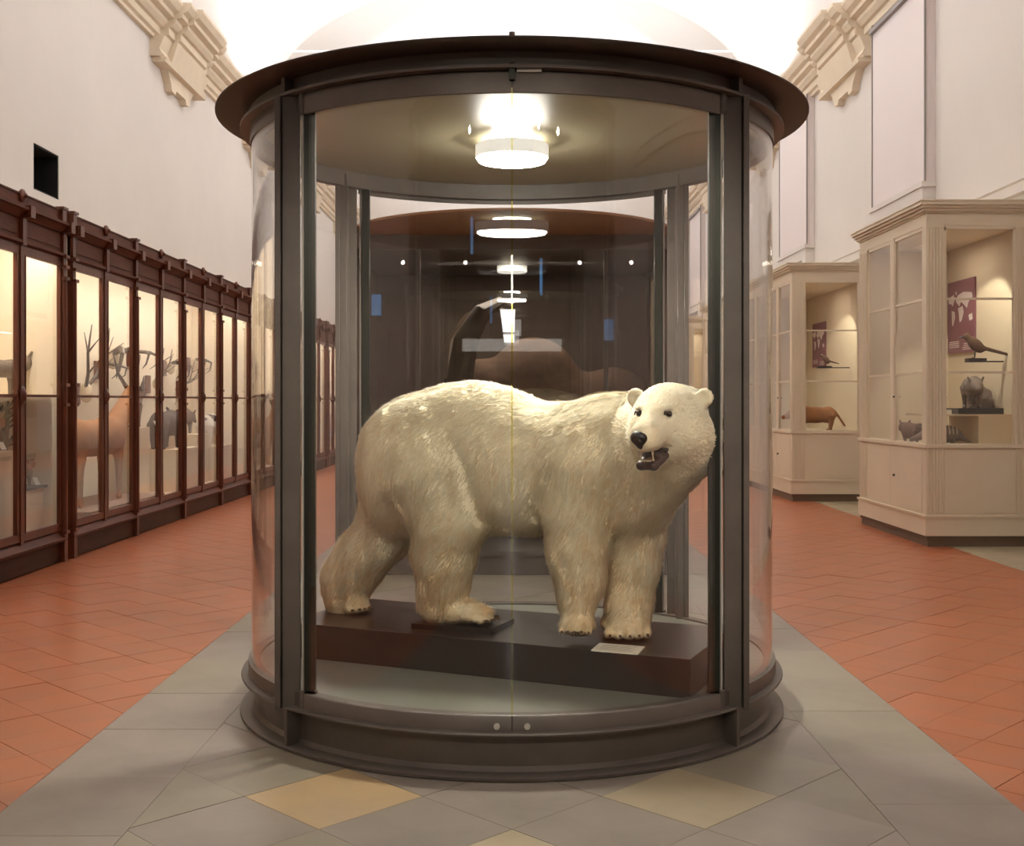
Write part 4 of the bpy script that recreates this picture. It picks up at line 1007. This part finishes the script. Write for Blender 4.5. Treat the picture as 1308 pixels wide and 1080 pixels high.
for (x, y, z, aim, e) in ((4.75, 12.75, 3.38, (5.5, 13.6, 1.6), 22), (4.75, 18.4, 3.38, (5.45, 19.6, 1.5), 22), (4.75, 25, 3.38, (5.5, 25.3, 1.5), 25), (4.75, 30.5, 3.38, (5.5, 30.6, 1.5), 25)):
    l = bpy.data.lights.new('case_spot', 'SPOT'); l.energy = e*3.2; l.spot_size = math.radians(72); l.spot_blend = .25; l.shadow_soft_size = .02; l.color = (1, .94, .78)
    o = bpy.data.objects.new('case_spot', l); COL.objects.link(o); o.location = (x, y, z); o.rotation_euler = (Vector(aim)-Vector((x, y, z))).to_track_quat('-Z', 'Y').to_euler()
    area('case_fill', (5.0, y+.9, 3.40), (5.0, y+.9, 0), .3, .9, 5, (1, .88, .76))
def poster(y0, y1, z0, z1, label, x=5.505):
    t = thing('map_poster', label, 'poster', (x, (y0+y1)/2, z0), 'purple map posters in the beige cabinets')
    put('board', MB().box(x-.012, x+.012, y0, y1, z0, z1), 'poster_purple', t, smooth=False)
    w, h_ = y1-y0, z1-z0; rs = random.Random(5); m = MB()
    # continents as flat printed patches (u to the left of the poster, v up)
    for blob in ([(.32, .72), (.40, .80), (.62, .83), (.92, .80), (.95, .74), (.80, .68), (.74, .60), (.62, .66), (.52, .70), (.46, .64)], [(.40, .62), (.58, .64), (.62, .55), (.54, .44), (.47, .42), (.44, .54)], [(.03, .78), (.25, .82), (.28, .74), (.20, .66), (.14, .70), (.06, .70)], [(.16, .60), (.28, .58), (.30, .50), (.22, .38), (.18, .40), (.17, .52)], [(.80, .50), (.92, .52), (.95, .44), (.84, .42)], [(.30, .84), (.36, .86), (.35, .80)]):
        pp = [(y1-w*u, z0+h_*v) for u, v in blob]
        if len(pp): m.prism_x(pp, x-.0135, x-.0125)
    put('map_print', m, 'poster_white', t, smooth=False)
    m = MB()
    for k in range(4): m.box(x-.0135, x-.0125, y0+w*.08, y0+w*(.42 if k < 2 else .38), z0+h_*(.04+.025*k), z0+h_*(.05+.025*k)); m.box(x-.0135, x-.0125, y0+w*.55, y0+w*.93, z0+h_*(.08+.025*k), z0+h_*(.09+.025*k))
    put('printed_lines', m, 'poster_white', t, smooth=False)
poster(13.78, 14.62, 2.14, 3.03, 'purple world map poster in the near beige cabinet')
poster(20.35, 21.2, 2.16, 2.95, 'purple world map poster in the second beige cabinet')
def bird(loc, ang, size, fur, label, tail=1.0, pitch=.5, crest=False, base=True, beak='black'):
    P_ = [ell((0, 0, .55*size), (.42*size, .22*size, .24*size), .05*size, m=[np.array((math.cos(pitch), 0, math.sin(pitch))), np.array((0, 1, 0)), np.array((-math.sin(pitch), 0, math.cos(pitch)))]),
          ell((.36*size, 0, .90*size), (.15*size, .13*size, .14*size), .12*size), cap((-.3*size, 0, .42*size), (-.3*size-.75*size*tail, 0, .42*size-.22*size*tail), .09*size, .045*size, .08*size)]
    if crest: P_.append(cap((.32*size, 0, 1.0*size), (.22*size, 0, 1.18*size), .05*size, .015*size, .04*size))
    pr, R = place(P_, None, ang); t = thing('bird', label, 'bird', loc)
    put('body', sdf_mesh('body', pr, size/22, fur), None, t)
    put('beak', MB().tube([tuple(R@np.array((.48*size, 0, .90*size))), tuple(R@np.array((.68*size, 0, .84*size)))], [.05*size, .008*size], 8).mesh('beak', beak), None, t)
    for s in (-1, 1):
        put('leg', MB().tube([tuple(R@np.array((0, s*.08*size, .42*size))), tuple(R@np.array((.05*size, s*.08*size, .02*size))), tuple(R@np.array((.16*size, s*.09*size, .012*size)))], .018*size, 6).mesh('leg', 'tag_dark'), None, t)
    return t
# near beige cabinet contents
bird((5.20, 13.0, 2.03), math.pi*.93, .27, 'fur_brown', 'long tailed brown bird perched below the map in the near beige cabinet', 1.9, .75, True)
bt = solo('wall_bracket', MB().box(5.10, 5.30, 12.94, 13.06, 1.985, 2.029).box(5.28, 5.50, 12.97, 13.03, 1.985, 2.0), 'tag_dark', 'small black bracket under the long tailed brown bird', 'bracket', (5.2, 13, 1.985), smooth=False)
stand('display_box', 'beige box filling the near cabinet\'s right half', 5.13, 5.51, 12.75, 13.6, 1.051, 1.405, 'cab_block', 'box')
stand('display_shelf', 'thin beige shelf beside the box in the near cabinet', 4.62, 5.13, 12.75, 13.6, 1.385, 1.405, 'cab_block', 'shelf')
stand('display_board', 'dark board under the raccoon', 4.92, 5.42, 12.78, 13.15, 1.406, 1.47, 'tag_dark', 'board')
t, R, h = quad('raccoon', 'grey raccoon with striped mask facing out of the near beige cabinet', 'raccoon', (5.15, 12.98, 1.471), -HPI-.15, .34, .33, 'fur_grey', slim=1.35, neck=.05, neck_up=-.9, head_=.17, legr=.055, tail=.1, muzzle=.06, res=.009)
put('mask', MB().ball(tuple(R@np.array((h[0]+.075, -.03, h[1]+.01))), (.018, .018, .014), 8).ball(tuple(R@np.array((h[0]+.075, .03, h[1]+.01))), (.018, .018, .014), 8).mesh('mask', 'black'), None, t, label='black eye mask')
bird((4.80, 13.1, 1.45), -.6, .17, 'fur_orange', 'orange red bird on the thin shelf beside the raccoon', .6, .6)
stand('perch', 'dark perch under the orange red bird', 4.77, 4.86, 13.05, 13.15, 1.406, 1.449, 'tag_dark', 'perch')
for n_, x in enumerate((4.70, 4.79)): solo('caption_card', MB().box(x, x+.06, 12.79, 12.80, 1.406, 1.455), 'card_white', ['left white card at the front of the raccoon\'s shelf', 'right white card at the front of the raccoon\'s shelf'][n_], 'card', (x, 12.79, 1.406), smooth=False)
sk = MB().prism_y([(5.24, 1.47+.0), (5.47, 1.47), (5.47, 1.72), (5.36, 1.80), (5.30, 1.70)], 13.2, 13.5)
solo('shadow_wedge', MB().add([(5.24, 13.2, 1.4055), (5.50, 13.2, 1.4055), (5.50, 13.55, 1.4055), (5.24, 13.55, 1.4055), (5.30, 13.3, 1.72), (5.48, 13.25, 1.66), (5.46, 13.5, 1.74), (5.34, 13.5, 1.80)], [(0, 1, 2, 3), (0, 1, 5, 4), (1, 2, 6, 5), (2, 3, 7, 6), (3, 0, 4, 7), (4, 5, 6, 7)]), 'fur_grey', 'grey pointed wedge modelled in place of a shadow behind the raccoon', 'shadow_wedge', (5.36, 13.4, 1.406), smooth=False)  # the wedge of shadow behind the raccoon is built here as a grey solid
# armadillo
P_ = [ell((0, 0, .13), (.22, .09, .10), .03), cap((.18, 0, .12), (.32, 0, .07), .05, .025, .03), cap((-.18, 0, .10), (-.30, 0, .05), .04, .012, .03)]
for x in (-.12, .12):
    for s in (-.05, .05): P_.append(cap((x, s, .08), (x, s, .02), .02, .016, .01))
pr, R = place(P_, None, math.pi*.95); t = thing('armadillo', 'banded grey armadillo on the bottom deck beneath the raccoon', 'armadillo', (4.80, 12.95, 1.052))
put('body', sdf_mesh('body', pr, .01, 'fur_grey'), None, t)
for k in range(8):
    x = -.15+.042*k; rr = math.sqrt(max(.05, 1-(x/.22)**2)); m = MB(); pts = [(x, .095*rr*math.cos(a), .13+.105*rr*math.sin(a)) for a in [math.pi*i/10 for i in range(11)]]
    put('band', MB().tube([tuple(R@np.array(p)) for p in pts], .006, 6).mesh('band', 'bone'), None, t)
# side window contents of the near cabinet
quad('rodent', 'brown plump rodent by the side window of the near beige cabinet', 'rodent', (4.75, 13.7, 1.052), HPI*1.1, .42, .20, 'fur_brown', slim=1.9, neck=.05, neck_up=.1, head_=.14, legr=.08, tail=.02, muzzle=.05, res=.01)
# second beige cabinet contents
stand('display_board', 'dark board under the brown animal in the second beige cabinet', 4.5, 5.3, 18.3, 18.75, 1.051, 1.068, 'tag_dark', 'board')
quad('wolverine', 'plump brown long bodied animal in the second beige cabinet', 'wolverine', (4.84, 18.5, 1.069), math.pi*.97, .62, .36, 'fur_tan', slim=1.5, neck=.08, neck_up=-.5, head_=.2, legr=.07, tail=.30, muzzle=.1, res=.012)
bird((5.12, 18.9, 2.12), math.pi*.8, .19, 'fur_brown', 'small brown bird on a bracket in the second beige cabinet', 1.1, .9)
solo('wall_bracket', MB().box(4.98, 5.20, 18.84, 18.96, 2.085, 2.119).box(5.18, 5.50, 18.88, 18.92, 2.085, 2.1), 'tag_dark', 'small black bracket under the small brown bird', 'bracket', (5.1, 18.9, 2.085), smooth=False)
for n_, (y, lb) in enumerate(((25.2, 'brown animal in the third beige cabinet'), (30.6, 'brown animal in the farthest beige cabinet'))):
    quad('marten', lb, 'marten', (4.95, y, 1.052), HPI, .7, .4, 'fur_brown', slim=1.3, neck=.15, neck_up=.4, head_=.16, res=.02)
